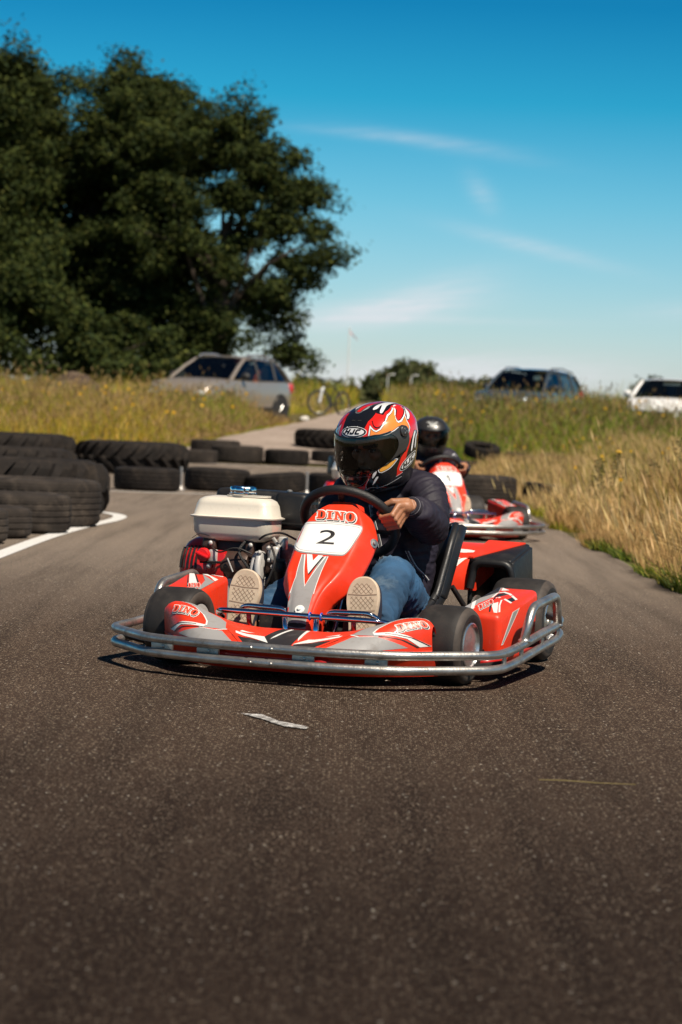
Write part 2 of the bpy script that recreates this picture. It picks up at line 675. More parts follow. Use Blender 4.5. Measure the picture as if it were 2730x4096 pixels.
def asphalt():
    def mul2(s, k):
        q = n.new('ShaderNodeMath')
        q.operation = 'MULTIPLY'
        l.new(s, q.inputs[0])
        q.inputs[1].default_value = k
        return q.outputs[0]
    m = bpy.data.materials.new('asphalt')
    m.use_nodes = True
    n, l, b = nodes_of(m)
    g = n.new('ShaderNodeNewGeometry').outputs['Position']
    base = ramp(n, l, noise_node(n, l, g, .55, 8, .62), [(.3, (.044, .0295, .0215)), (.7, (.064, .0435, .032))])
    # vignette put into the colour: asphalt darkened at the near end, paled farther on
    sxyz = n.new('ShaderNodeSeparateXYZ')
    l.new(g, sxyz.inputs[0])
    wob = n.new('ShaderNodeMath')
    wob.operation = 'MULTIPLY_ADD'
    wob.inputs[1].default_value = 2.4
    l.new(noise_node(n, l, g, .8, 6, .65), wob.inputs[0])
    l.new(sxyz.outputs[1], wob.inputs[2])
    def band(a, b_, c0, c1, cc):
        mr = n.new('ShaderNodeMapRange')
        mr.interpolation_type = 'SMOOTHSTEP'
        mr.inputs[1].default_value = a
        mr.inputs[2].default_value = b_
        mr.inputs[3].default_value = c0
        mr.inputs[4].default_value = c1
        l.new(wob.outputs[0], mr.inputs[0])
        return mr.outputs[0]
    base = mixc(n, l, band(9., 17, 0, 1, 0), base, (.195, .160, .132))  # far end paled, part of the painted brightness falloff
    # faint lengthwise rubber streaks
    mp = n.new('ShaderNodeMapping')
    mp.inputs['Scale'].default_value = (5.5, .22, 1)
    mp.inputs['Rotation'].default_value = (0, 0, .10)
    l.new(g, mp.inputs[0])
    base = mixc(n, l, 1., base, ramp(n, l, noise_node(n, l, mp.outputs[0], 1.3, 5, .6), [(.35, (.72, .72, .72)), (.5, (1, 1, 1)), (.68, (1.16, 1.15, 1.13))]), 'MULTIPLY')
    fine = ramp(n, l, noise_node(n, l, g, 120, 3, .8), [(.28, (.25, .24, .23)), (.50, (.80, .80, .79)), (.72, (2.2, 2.1, 2.0))])
    c = mixc(n, l, 1., base, fine, 'MULTIPLY')
    for sc, th, colr in ((170, .17, (.30, .23, .17)), (75, .10, (.46, .38, .29)), (34, .05, (.80, .74, .64))):
        v = n.new('ShaderNodeTexVoronoi')
        v.inputs['Scale'].default_value = sc
        l.new(g, v.inputs['Vector'])
        # only some stones show: gate by the cell's random colour
        lt = n.new('ShaderNodeMath')
        lt.operation = 'LESS_THAN'
        lt.inputs[1].default_value = th * 2.3
        l.new(v.outputs['Distance'], lt.inputs[0])
        sp = n.new('ShaderNodeSeparateColor')
        l.new(v.outputs['Color'], sp.inputs[0])
        gt = n.new('ShaderNodeMath')
        gt.operation = 'GREATER_THAN'
        gt.inputs[1].default_value = .60 if sc > 100 else .72
        l.new(sp.outputs[0], gt.inputs[0])
        mu = n.new('ShaderNodeMath')
        mu.operation = 'MULTIPLY'
        l.new(lt.outputs[0], mu.inputs[0])
        l.new(gt.outputs[0], mu.inputs[1])
        c = mixc(n, l, mul2(mu.outputs[0], .85), c, colr)
    c = mixc(n, l, band(4.6, 9.0, .68, 0, 0), c, (.0062, .0036, .0026))  # near end darkened, stones too: vignette painted into the base colour
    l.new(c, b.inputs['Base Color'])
    b.inputs['Roughness'].default_value = .85
    b.inputs['Specular IOR Level'].default_value = .05
    bp = n.new('ShaderNodeBump')
    bp.inputs['Strength'].default_value = .55
    bp.inputs['Distance'].default_value = .004
    l.new(noise_node(n, l, g, 210, 4, .65), bp.inputs['Height'])
    l.new(bp.outputs[0], b.inputs['Normal'])
    return m

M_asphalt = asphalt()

def soil_mat(name, a, b_, c_, sc):
    m = bpy.data.materials.new(name)
    m.use_nodes = True
    n, l, b = nodes_of(m)
    g = n.new('ShaderNodeNewGeometry').outputs['Position']
    c = ramp(n, l, noise_node(n, l, g, sc, 9, .65), [(.3, a), (.52, b_), (.72, c_)])
    fine = ramp(n, l, noise_node(n, l, g, sc * 30, 3, .7), [(.3, (.55, .55, .55)), (.7, (1.5, 1.5, 1.5))])
    l.new(mixc(n, l, 1., c, fine, 'MULTIPLY'), b.inputs['Base Color'])
    b.inputs['Roughness'].default_value = .95
    b.inputs['Specular IOR Level'].default_value = .15
    bp = n.new('ShaderNodeBump')
    bp.inputs['Strength'].default_value = .8
    bp.inputs['Distance'].default_value = .03
    l.new(noise_node(n, l, g, sc * 14, 5, .7), bp.inputs['Height'])
    l.new(bp.outputs[0], b.inputs['Normal'])
    return m

M_soil = soil_mat('grassy_soil', (.06, .055, .02), (.11, .09, .035), (.19, .14, .06), .8)
M_gravel = soil_mat('gravel', (.25, .20, .165), (.32, .255, .21), (.38, .31, .26), .9)
M_mound = soil_mat('mound_soil', (.05, .032, .024), (.10, .07, .05), (.18, .14, .09), 2.2)

def mat_white_paint(lo=.33, hi=.45):
    m = bpy.data.materials.new('road_paint')
    m.use_nodes = True
    n, l, b = nodes_of(m)
    g = n.new('ShaderNodeNewGeometry').outputs['Position']
    f = ramp(n, l, noise_node(n, l, g, 60, 6, .75), [(lo, (.06, .048, .04)), (hi, (.72, .70, .67))])
    l.new(f, b.inputs['Base Color'])
    b.inputs['Roughness'].default_value = .7
    return m

M_paint = mat_white_paint()

# one ground sheet out to the horizon
gxs = sorted(set([-1500, -700, -300, -150, -80, -50, -35, -25, -18] + [k * 1.0 for k in range(-14, 15)] + [18, 25, 35, 50, 80, 150, 300, 700, 1500]))
gys = [-40, -10, 0, 10, 20, 30, 40, 43] + [44 + k for k in range(0, 36)] + [85, 95, 110, 140, 180, 240, 330, 450, 600, 900, 1400, 2300]
V = np.array([(x, y, gz(x, y) - .006 + (noise.noise(Vector((x * .3, y * .3, 0))) * .05 if y > 47 else 0)) for y in gys for x in gxs])
nx_ = len(gxs)
Fg = np.array([(j * nx_ + i, j * nx_ + i + 1, (j + 1) * nx_ + i + 1, (j + 1) * nx_ + i) for j in range(len(gys) - 1) for i in range(nx_ - 1)])
tag(np_mesh('ground', V, Fg, [M_soil], smooth=True), kind='structure')

# asphalt track, its right edge ragged under the grass
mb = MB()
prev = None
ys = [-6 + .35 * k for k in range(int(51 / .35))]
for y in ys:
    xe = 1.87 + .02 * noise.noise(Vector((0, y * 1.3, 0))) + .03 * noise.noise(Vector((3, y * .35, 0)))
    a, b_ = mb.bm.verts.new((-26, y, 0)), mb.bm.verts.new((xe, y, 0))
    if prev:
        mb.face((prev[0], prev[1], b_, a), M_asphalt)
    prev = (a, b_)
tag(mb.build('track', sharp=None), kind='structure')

# gravel path climbing away behind the tyre wall
pl = [(45.2, -12, 1.5), (45.9, -6.5, 1.45), (46.6, -4.1, 1.4), (47.4, -3.1, 1.35), (50, -2.6, 1.3), (54, -1.95, 1.25), (60, -1.05, 1.2), (66, -.62, 1.2), (74, -.22, 1.3), (84, .2, 1.5), (95, .5, 1.9)]
mb = MB()
prev = None
for k in range(90):
    y = 45.2 + k * .56
    xa = spl([p[0] for p in pl], [p[1] for p in pl], y) + .12 * noise.noise(Vector((9, y, 0)))
    xb = spl([p[0] for p in pl], [p[2] for p in pl], y)
    row = [mb.bm.verts.new((xa + (xb - xa) * t, y, gz(0, y) + .035 + .03 * noise.noise(Vector((xa + (xb - xa) * t, y, 0))))) for t in (0, .2, .4, .6, .8, 1)]
    if prev:
        for i in range(5):
            mb.face((prev[i], prev[i + 1], row[i + 1], row[i]), M_gravel)
    prev = row
tag(mb.build('path', sharp=None), kind='structure')

# painted lines
def paint_line(pts, w, name='road_marking', z=.004):
    mb = MB()
    ro = smooth2(pts, 2, False)
    loop = stroke2(ro, w)
    n = len(ro)
    vs = [mb.bm.verts.new((p[0], p[1], z)) for p in loop]
    for i in range(n - 1):
        mb.face((vs[i], vs[i + 1], vs[2 * n - 2 - i], vs[2 * n - 1 - i]), M_paint)
    return tag(mb.build(name, sharp=None), kind='structure')

paint_line([(-1.93, 9), (-1.94, 12), (-1.945, 14), (-1.94, 16), (-1.87, 17.8), (-1.76, 19.0), (-1.80, 19.9), (-2.1, 20.5), (-2.8, 20.9), (-5, 21.1)], .11)
paint_line([(-9, 24.9), (-5, 25.4), (-2.4, 25.9), (-.4, 26.7), (.8, 27.0), (1.7, 26.2)], .10)
paint_line([(-9, 42.8), (-3, 43.3), (2, 43.6)], .12)
mb = MB()
vs = [mb.bm.verts.new((x, y, .004)) for x, y in ((-.262, 6.84), (-.20, 6.835), (-.15, 6.70), (-.065, 6.60), (-.07, 6.55), (-.13, 6.59), (-.165, 6.655), (-.19, 6.72))]
mb.face(vs, mat_white_paint(.42, .60))
tag(mb.build('road_marking', sharp=None), kind='structure')

# ------------------------------------------------------------------ grasses
rng = np.random.default_rng(5)
M_grass = vcol_mat('grass_blade', .6, .3)
M_leaf = vcol_mat('tree_leaf', .75, .14, .12)
M_weed = vcol_mat('weed_leaf', .6, .25)

def palette(n, cols, wts, jit=.25):
    c = np.array(cols)[rng.choice(len(cols), n, p=np.array(wts) / sum(wts))]
    return np.clip(c * (1 + jit * (rng.random((n, 1)) * 2 - 1)) * (1 + .06 * (rng.random((n, 3)) * 2 - 1)), 0, 1)

def blades(name, x, y, h, w, lean, cols, wts, seed=.0, seedcol=(.44, .31, .11), patch=None, mat_=None, label=None):
    n = len(x)
    z = gz_np(x, y) - .02
    th = rng.random(n) * 2 * np.pi
    d = np.stack([np.cos(th), np.sin(th), np.zeros(n)], 1)
    ph = rng.random(n) * 2 * np.pi
    s = np.stack([np.cos(ph), np.sin(ph) * .5, np.zeros(n)], 1)
    wv = np.array([noise.noise(Vector((a * 1.1, b2 * .8, 7.7))) + .5 * noise.noise(Vector((a * 3.1, b2 * 2.3, 1.7))) for a, b2 in zip(x, y)])
    hh = (h * (.40 + .62 * rng.random(n) + .35 * (rng.random(n) > .93)) * np.clip(1 + .75 * wv, .35, 1.45))[:, None]
    ln = lean * (.3 + rng.random(n))[:, None] * hh
    b = np.stack([x, y, z], 1)
    up = np.array([[0, 0, 1.]])
    ww = (w * (.6 + .8 * rng.random(n)))[:, None]
    m1 = b + up * hh * .5 + d * ln * .3
    tip = b + up * hh * (1 - .25 * lean) + d * ln
    V = np.stack([b - s * ww * .5, b + s * ww * .5, m1 + s * ww * .42, m1 - s * ww * .42, tip], 1).reshape(-1, 3)
    k = np.arange(n)[:, None] * 5
    F = np.concatenate([k + np.array([[0, 1, 2]]), k + np.array([[0, 2, 3]]), k + np.array([[3, 2, 4]])])
    c = palette(n, cols, wts)
    if patch is not None:
        f = np.array([noise.noise(Vector((a * patch[0], b2 * patch[0] * .6, 3.3))) for a, b2 in zip(x, y)])
        f = np.clip(f * 1.6 + .5, 0, 1)[:, None]
        c = c * (1 - f) + c * np.array([patch[1]]) * f
    C = np.repeat(c, 5, 0)
    if seed:
        q = np.where(rng.random(n) < seed)[0]
        t = tip[q]
        up2 = np.array([[0, 0, 1.]]) * .07 + d[q] * .03
        hw = s[q] * max(w * 1.2, .005)
        V2 = np.stack([t - up2 * .4, t + hw + up2 * .3, t + up2 * 1.3, t - hw + up2 * .3], 1).reshape(-1, 3)
        kk = len(V) + np.arange(len(q))[:, None] * 4
        F = np.concatenate([F, kk + np.array([[0, 1, 2]]), kk + np.array([[0, 2, 3]])])
        V = np.concatenate([V, V2])
        C = np.concatenate([C, np.repeat(palette(len(q), [seedcol], [1]), 4, 0)])
    o = np_mesh(name, V, F, [mat_ or M_grass], C)
    return tag(o, label, 'grass', None, 'stuff')

def scatter(n, x0, x1, y0, y1, cond=None):
    x = x0 + (x1 - x0) * rng.random(n)
    y = y0 + (y1 - y0) * rng.random(n)
    if cond is not None:
        k = cond(x, y)
        x, y = x[k], y[k]
    return x, y

GOLD, GOLD2, STRAW, OLIVE, GREEN, RUST = (.66, .41, .050), (.50, .29, .034), (.80, .56, .14), (.35, .31, .030), (.20, .235, .022), (.36, .14, .03)
# right field: dense dry grass, nearest rows first
def rf(x, y):
    edge = 1.93 + .10 * np.sin(y * 1.7) + .07 * np.sin(y * 4.1 + 1)
    return (x > edge) & (x < y * .165 + .6)
x, y = scatter(210000, 1.8, 4.2, 10.5, 21, rf)
fh = np.clip((x - 1.9) / .7, .25, 1)
blades('dry_grass', x, y, .45 * fh, .0036, .65, [GOLD, GOLD2, STRAW, OLIVE, GREEN, RUST], [4, 3, 1.6, 4, 3.4, 2.2], .3, (.44, .28, .11), (.75, (.50, .72, .34)), label='golden dry grass with seed heads along the right track edge')
x, y = scatter(170000, 1.9, 7.5, 21, 44.5, rf)
fh = np.clip((x - 1.9) / .9, .35, 1) * np.where((y > 28) & (x < 4.2), .55, 1)
blades('dry_grass', x, y, .56 * fh, .0058, .5, [GOLD, GOLD2, STRAW, OLIVE, GREEN, RUST], [5, 3, 1.8, 4, 3.2, 1], .35, (.46, .31, .13), (.5, (.50, .75, .36)), label='paler dry grass farther up the right field behind the second go-kart')
# low green plants and flattened straw along the ragged edge
x, y = scatter(60000, 1.82, 2.75, 10.5, 19, lambda a, b: (a > 1.88 + .10 * np.sin(b * 1.7) + .07 * np.sin(b * 4.1 + 1)) & (rng.random(len(a)) < np.clip(1.25 - (a - 1.85) * 1.0, .1, 1)))
blades('verge_plants', x, y, np.full(len(x), .15), .010, .9, [(.13, .15, .022), (.085, .11, .018), OLIVE, (.55, .38, .14)], [4, 4, 2, 1.6], 0, patch=(1.2, (.6, .8, .5)), label='low green plants and flattened straw at the near edge of the track')
x, y = scatter(2600, 1.95, 3.6, 11, 24, rf)
blades('bent_stems', x, y, np.full(len(x), .62), .005, 1.1, [(.80, .58, .26), (.70, .46, .17)], [1, 1], .8, (.62, .44, .2), label='pale bent stalks standing out of the dry grass at the right')
# bank of tall green weeds across the back of the right field
def bk(x, y):
    return (x > spl([p[0] for p in pl], [p[2] for p in pl], 50) + .25) | (y > 86)
x, y = scatter(80000, 1.5, 11, 44.8, 60, lambda a, b: b < 61)
blades('tall_grass', x, y, np.where(x > 5.6, .74, .88), .012, .4, [OLIVE, GREEN, GOLD2, STRAW, (.27, .31, .045), (.15, .19, .025)], [3, 3, 1.2, .6, 6, 3], .35, (.22, .15, .06), (.3, (.7, .9, .6)), label='tall olive green grass on the bank below the parked cars')
x, y = scatter(26000, 1.4, 14, 60, 76)
blades('tall_grass', x, y, np.where(x > 6.4, .55, .80), .016, .4, [OLIVE, GREEN, GOLD2, STRAW], [4, 4, 2, 1], .4, (.25, .17, .07), label='tall grass around the dark estate car and the white car')
# left verge in front of the silver car
def lv(x, y):
    lim = np.array([spl([p[0] for p in pl], [p[1] for p in pl], b) for b in y])
    return (x < lim - .05) & ~((y > 61) & (y < 69.5) & (x > -1.5))
x, y = scatter(80000, -11, -.3, 46.3, 58.5, lv)
lim = np.array([spl([p[0] for p in pl], [p[1] for p in pl], b) for b in y])
fh = np.clip((lim - x) / 1.2, .18, 1)
blades('meadow_grass', x, y, .78 * fh, .010, .45, [GOLD, OLIVE, GREEN, STRAW, (.40, .35, .05), GOLD2], [3, 3, 2.6, 1.4, 5, 1.2], .4, (.34, .22, .09), (.35, (.6, .85, .5)), label='yellow green meadow grass in front of the silver car')
x, y = scatter(24000, -14, -.2, 58.5, 84, lv)
blades('meadow_grass', x, y, np.full(len(x), .75) * np.where((y < 62) & (x > -5.2), .5, 1) * np.clip((np.array([spl([p[0] for p in pl], [p[1] for p in pl], b) for b in y]) - x) / 1.4, .12, 1), .02, .4, [GOLD, OLIVE, GREEN, STRAW], [2, 4, 3, 1.2], .3, (.3, .2, .08), label='meadow grass between the silver car and the big trees')
x, y = scatter(30000, -4, 22, 76, 100, lambda a, b: (a < -.2 + (b - 74) * .03) | (a > 1.5))
blades('far_grass', x, y, np.full(len(x), .9), .03, .4, [OLIVE, GREEN, GOLD2], [4, 4, 2], label='far olive grass on the crest beyond the path')

# yellow flowers scattered through the grass
def flowers(name, x, y, hz, r, label):
    n = len(x)
    z = gz_np(x, y) + hz
    c = np.stack([x, y, z], 1)
    quads = []
    for a in range(3):
        th = rng.random(n) * np.pi
        s = np.stack([np.cos(th), np.sin(th) * .4, np.zeros(n)], 1) * r
        t = np.stack([np.zeros(n), rng.random(n) * .6 - .3, np.ones(n)], 1) * r * .8
        quads.append(np.stack([c - s - t, c + s - t, c + s + t, c - s + t], 1))
    st = np.array([[.004, 0, 0]])
    quads.append(np.stack([c - st, c + st, c + st - [[0, 0, .35]], c - st - [[0, 0, .35]]], 1))
    V = np.concatenate(quads).reshape(-1, 3)
    F = (np.arange(len(V) // 4)[:, None] * 4 + np.arange(4)[None])
    C = np.concatenate([np.repeat(palette(3 * n, [(.78, .46, .03)], [1], .2), 4, 0), np.repeat(palette(n, [(.10, .11, .03)], [1]), 4, 0)])
    tag(np_mesh(name, V, F, [M_weed], C), label, 'flowers', None, 'stuff')

x, y = scatter(70, 2.2, 6, 13, 44, rf)
flowers('wildflowers', x, y, .42 + .25 * rng.random(len(x)), .016, 'yellow ragwort blooms dotted through the right field')
x, y = scatter(46, -8, -1.2, 47, 57, lv)
flowers('wildflowers', x, y, .62 + .25 * rng.random(len(x)), .032, 'yellow ragwort blooms in front of the silver car')
x, y = scatter(60, 1.6, 10, 46, 58)
flowers('wildflowers', x, y, .75 + .3 * rng.random(len(x)), .028, 'yellow blooms high on the weedy bank')

# leafy plants one can tell apart
def weed_plant(x, y, h, label, leafc, n=46, spread=.11, lw=.03, flower=False, name='weed_plant', group=None):
    root = empty(name, (x, y, gz(x, y) - .01))
    tag(root, label, 'plant', group)
    mb = MB()
    mb.tube([(0, 0, 0), (.01, 0, h * .5), (.02, .01, h)], [.008, .006, .003], M_stem, 5)
    mb.build('stem', root)
    Vs, Fs, Cs = [], [], []
    for i in range(n):
        t = .12 + .88 * i / n
        a = i * 2.4
        L_ = spread * (1.25 - t) * (.7 + .6 * rng.random()) + .03
        d = np.array([math.cos(a), math.sin(a), .35])
        s = np.array([-math.sin(a), math.cos(a), 0]) * lw * (1.2 - .6 * t)
        p = np.array([.02 * t, 0, h * t])
        k = len(Vs)
        Vs += [p, p + d * L_ * .5 + s, p + d * L_ - [0, 0, .03], p + d * L_ * .5 - s]
        Fs.append((k, k + 1, k + 2, k + 3))
        c = np.array(leafc) * (.7 + .6 * rng.random())
        Cs += [c] * 4
    o = np_mesh('leaves', np.array(Vs), np.array(Fs), [M_weed], np.array(Cs), root)
    if flower:
        fb = MB()
        for k in range(7):
            fb.ball((.02 + .05 * (rng.random() - .5), .05 * (rng.random() - .5), h + .02 * rng.random()), (.018, .018, .012), M_flower, n=6)
        fb.build('flower_head', root)
    return root

M_stem = mat('plant_stem', (.13, .12, .045), .7)
M_flower = mat('yellow_petals', (.75, .43, .03), .6)
for x, y, h, lab, c, fl in (
        (2.62, 20.5, .62, 'dark leafy thistle nearest the right edge of the photo grass', (.035, .05, .018), False),
        (2.42, 23.0, .62, 'dark leafy stalk left of the tall yellow flowering plant', (.035, .05, .018), False),
        (2.66, 23.6, .66, 'yellow flowering ragwort plant in the dry grass', (.05, .065, .02), True),
        (3.35, 24.2, .80, 'tallest dark weed in the dry grass, standing alone', (.04, .055, .02), False),
        (4.20, 25.5, .70, 'ragwort with yellow head at the right of the field', (.06, .07, .02), True),
        (3.05, 52.0, 1.1, 'pale green broadleaf plant behind the ringed tyre on the bank', (.22, .25, .09), False),
        (4.25, 52.0, 1.0, 'pale green broadleaf plant right of the other on the bank', (.20, .23, .09), False)):
    weed_plant(x, y, h, lab, c, flower=fl, n=46 if y < 40 else 60, spread=.11 if y < 40 else .30, lw=.03 if y < 40 else .07)

# dry stem lying on the asphalt, and a pale stone by the path
mb = MB()
mb.tube([(.50, 5.760, .006), (.56, 5.752, .008), (.64, 5.747, .006), (.73, 5.735, .008)], [.0012, .0015, .0013, .001], mat('dry_stem', (.20, .15, .05), .8), 6)
tag(mb.build('grass_stem'), 'single dry grass stem lying on the asphalt in the foreground', 'stem')
mb = MB()
mb.ball((0, 0, .05), (.12, .09, .07), mat('pale_stone', (.72, .68, .62), .8, var=.1), n=14)
for v in mb.bm.verts:
    v.co += v.co.normalized() * .03 * noise.noise(v.co * 14)
o = mb.build('stone', loc=(-1.03, 62, gz(-1.03, 62) - .005))
tag(o, 'pale stone beside the path by the silver car', 'stone')

# soil mound at the left
mb = MB()
P = lambda u, v: (u, v, max(-.2, 1.15 * math.exp(-((u / 1.05) ** 2 + (v / 1.3) ** 2)) - .12 + .10 * noise.noise(Vector((u * 2, v * 2, 1))) + .05 * noise.noise(Vector((u * 6, v * 6, 4)))))
mb.surf(P, [-2 + .1 * k for k in range(41)], [-2.4 + .12 * k for k in range(41)], M_mound)
o = mb.build('soil_mound', sharp=None, loc=(-6.75, 60.5, gz(-6.75, 60.5)))
o['kind'] = 'structure'

# ------------------------------------------------------------------ trees
M_bark = mat('bark', (.055, .04, .028), .9, var=.4, vscale=5, bump=.8, bscale=12)

def leaf_cloud(centres, radii, per, size, cols, wts, outward=None):
    """leaf-sized folded faces in clumps"""
    Ps, Ns = [], []
    for c, r in zip(centres, radii):
        n = int(per * (r / .8) ** 2)
        d = rng.normal(size=(n, 3))
        d /= np.linalg.norm(d, axis=1)[:, None]
        # ragged spray: uneven lobes, soft outside, stretched along a random twig
        rad = r * np.clip(.25 + .55 * rng.random(n) ** .5 + .22 * np.abs(rng.normal(size=n)), 0, 1.7)[:, None]
        lob = 1 + .45 * np.sin(3.1 * d[:, 0:1] + 6.3 * rng.random()) * np.sin(2.7 * d[:, 2:3] + 6.3 * rng.random() + 2.2 * d[:, 1:2])
        tw = rng.normal(size=3)
        tw[2] *= .5
        tw /= np.linalg.norm(tw)
        q = d * rad * lob * np.array([[.95, .95, .62]])
        q += (q @ tw)[:, None] * tw[None] * .75 * rng.random()
        Ps.append(np.array(c)[None] + q)
        Ns.append(d)
    P_, N_ = np.concatenate(Ps), np.concatenate(Ns)
    n = len(P_)
    nr = N_ * .6 + rng.normal(size=(n, 3)) * .6 + np.array([[0, -.1, .5]])
    nr /= np.linalg.norm(nr, axis=1)[:, None]
    a = np.cross(nr, rng.normal(size=(n, 3)))
    a /= np.linalg.norm(a, axis=1)[:, None]
    b = np.cross(nr, a)
    s = (size * (.6 + .8 * rng.random(n)))[:, None]
    V = np.stack([P_ - a * s * .62, P_ - b * s * .3 + nr * s * .06, P_ + a * s * .62, P_ + b * s * .3 + nr * s * .06], 1).reshape(-1, 3)
    F = np.arange(n)[:, None] * 4 + np.arange(4)[None]
    return V, F, np.repeat(palette(n, cols, wts, .3), 4, 0)

TREE_SEED = [100]

def tree(name, loc, blobs, label, nclump, per, size, cols, wts, trunk_h, trunk_r, group=None, lean=0., crad=(.55, 1.05)):
    global rng
    TREE_SEED[0] += 1
    rng = np.random.default_rng(TREE_SEED[0])
    root = empty(name, loc)
    tag(root, label, 'tree', group)
    cs, rs = [], []
    tot = sum(b[3] * b[4] for b in blobs)
    for cx_, cy_, cz_, rx, rz in blobs:
        for k in range(max(3, int(nclump * rx * rz / tot))):
            d = rng.normal(size=3)
            d /= np.linalg.norm(d)
            rad = (.55 + .45 * rng.random()) if rng.random() < .8 else rng.random() * .6
            cs.append((cx_ + d[0] * rx * rad, cy_ + d[1] * rx * rad * .8, cz_ + d[2] * rz * rad))
            rs.append(crad[0] + (crad[1] - crad[0]) * rng.random())
    V, F, C = leaf_cloud(cs, rs, per, size, cols, wts)
    np_mesh('crown', V, F, [M_leaf], C, root)
    mb = MB()
    mb.tube([(0, 0, -1.2), (.1 + lean * .3, 0, trunk_h * .4), (lean, .1, trunk_h)], [trunk_r * 1.3, trunk_r, trunk_r * .6], M_bark, 10)
    for k in range(min(len(cs), 26)):
        c = cs[(k * 7) % len(cs)]
        s = (lean * (.4 + .5 * (k % 4) / 4), 0, trunk_h * (.35 + .6 * (k % 5) / 5))
        mid = [(s[i] * .45 + c[i] * .55) + (.3 if i == 2 else .2 * ((k % 3) - 1)) for i in range(3)]
        mb.tube([s, mid, c], [trunk_r * .35, trunk_r * .2, .03], M_bark, 6)
    mb.build('trunk', root)
    return root

DG = [(.018, .028, .008), (.030, .042, .010), (.050, .062, .013), (.072, .080, .018)]
zt = gz(-4, 86) - .2
tree('broadleaf_tree', (-4.85, 86, zt + .1), [(-.8, 0, 6.8, 3.4, 4.0), (1.9, 0, 8.0, 2.0, 2.5), (3.1, -.3, 6.5, 1.5, 1.9), (2.2, 0, 4.2, 1.4, 1.8), (.2, .4, 3.0, 2.4, 1.7), (.6, 0, 9.6, 1.9, 1.4), (-1.6, .5, 2.4, 2.6, 1.6), (2.7, 0, 2.0, .8, .9), (-3.0, .3, 9.4, 1.9, 2.2), (-3.6, .5, 4.6, 2.4, 2.4)],
     'broad dark green tree whose crown reaches the middle of the sky', 330, 700, .135, DG, [3, 4, 3, .8], 6.5, .34, 'big trees at the left', .4, (.3, .85))
tree('broadleaf_tree', (-10.2, 90, gz(-10, 90) + .35), [(0, 0, 8.2, 4.0, 4.2), (2.6, -.8, 8.9, 2.5, 2.5), (-3, 0, 9.4, 2.3, 2.2), (1.5, -1.5, 3.5, 3.4, 2.4), (-2, -1, 4, 3, 3)],
     'tallest dark tree standing second from the left frame edge', 290, 680, .14, DG, [3, 4, 3, .7], 7.5, .4, 'big trees at the left', 0., (.6, 1.1))
tree('broadleaf_tree', (-14.0, 84, gz(-14, 84) + .55), [(0, 0, 6.6, 3.5, 4.2), (.8, -.6, 9.7, 2.1, 1.9), (1.6, -1, 3.2, 2.8, 2.4)],
     'dark tree cut by the left frame edge', 190, 660, .14, DG, [3, 4, 3, .8], 6.5, .36, 'big trees at the left', 0., (.6, 1.05))
tree('bush', (-8.2, 80, gz(-8, 80) - .2), [(0, 0, 1.5, 2.6, 1.6), (2.6, .5, 1.1, 1.6, 1.0)], 'low dark bush at the foot of the big trees behind the soil mound', 60, 380, .18, DG, [3, 4, 3, 1], .9, .1, None, 0., (.4, .8))
tree('bush', (-12.6, 78, gz(-12, 78) - .2), [(0, 0, 1.4, 2.2, 1.5)], 'low dark bush cut by the left frame edge', 40, 380, .18, DG, [3, 4, 3, 1], .9, .1, None, 0., (.4, .8))
FG = [(.045, .055, .02), (.07, .08, .03), (.10, .10, .045)]
tree('round_tree', (4.3, 210, 1.6), [(.3, 0, 2.3, 2.7, 2.5), (2.8, 0, 1.4, 3.0, 1.9), (-1.9, 0, .9, 1.8, 1.6)], 'rounded dark tree on the skyline left of centre beyond the path', 90, 130, .42, FG, [3, 4, 1], 2, .3, None, 0., (.9, 1.4))
tree('hedge_bush', (7.4, 190, 2.0), [(0, 0, 1.3, 2.6, 1.2), (2.4, 0, 1.2, 2, 1.1)], 'low hedge clump on the skyline just right of the rounded tree', 46, 100, .4, FG, [3, 4, 1], 1, .1, 'hedge on the skyline', 0., (.7, 1.1))
tree('hedge_bush', (11.0, 186, 2.0), [(0, 0, 1.2, 2.0, 1.15), (-1.6, 0, 1.1, 2, 1.0)], 'low hedge clump on the skyline behind the dark estate car', 40, 100, .4, FG, [3, 4, 1], 1, .1, 'hedge on the skyline', 0., (.7, 1.1))
tree('hedge_bush', (-.9, 150, 1.9), [(0, 0, .75, 1.6, .6), (-1.6, 0, .9, 1, .8)], 'low hedge clump on the skyline right of the silver car', 30, 90, .34, FG, [3, 4, 1], .6, .08, 'hedge on the skyline', 0., (.5, .8))
tree('hedge_bush', (17.5, 140, 2.2), [(0, 0, 1.1, .8, .8)], 'small bush on the skyline behind the white car', 14, 90, .3, FG, [3, 4, 1], .6, .08, 'hedge on the skyline', 0., (.4, .7))
tree('hedge_bush', (1.2, 170, 2.0), [(0, 0, .7, 1.6, .7), (1.8, 0, .9, 1.2, .8)], 'low hedge clump on the skyline left of the rounded tree', 26, 90, .34, FG, [3, 4, 1], .6, .08, 'hedge on the skyline', 0., (.5, .9))

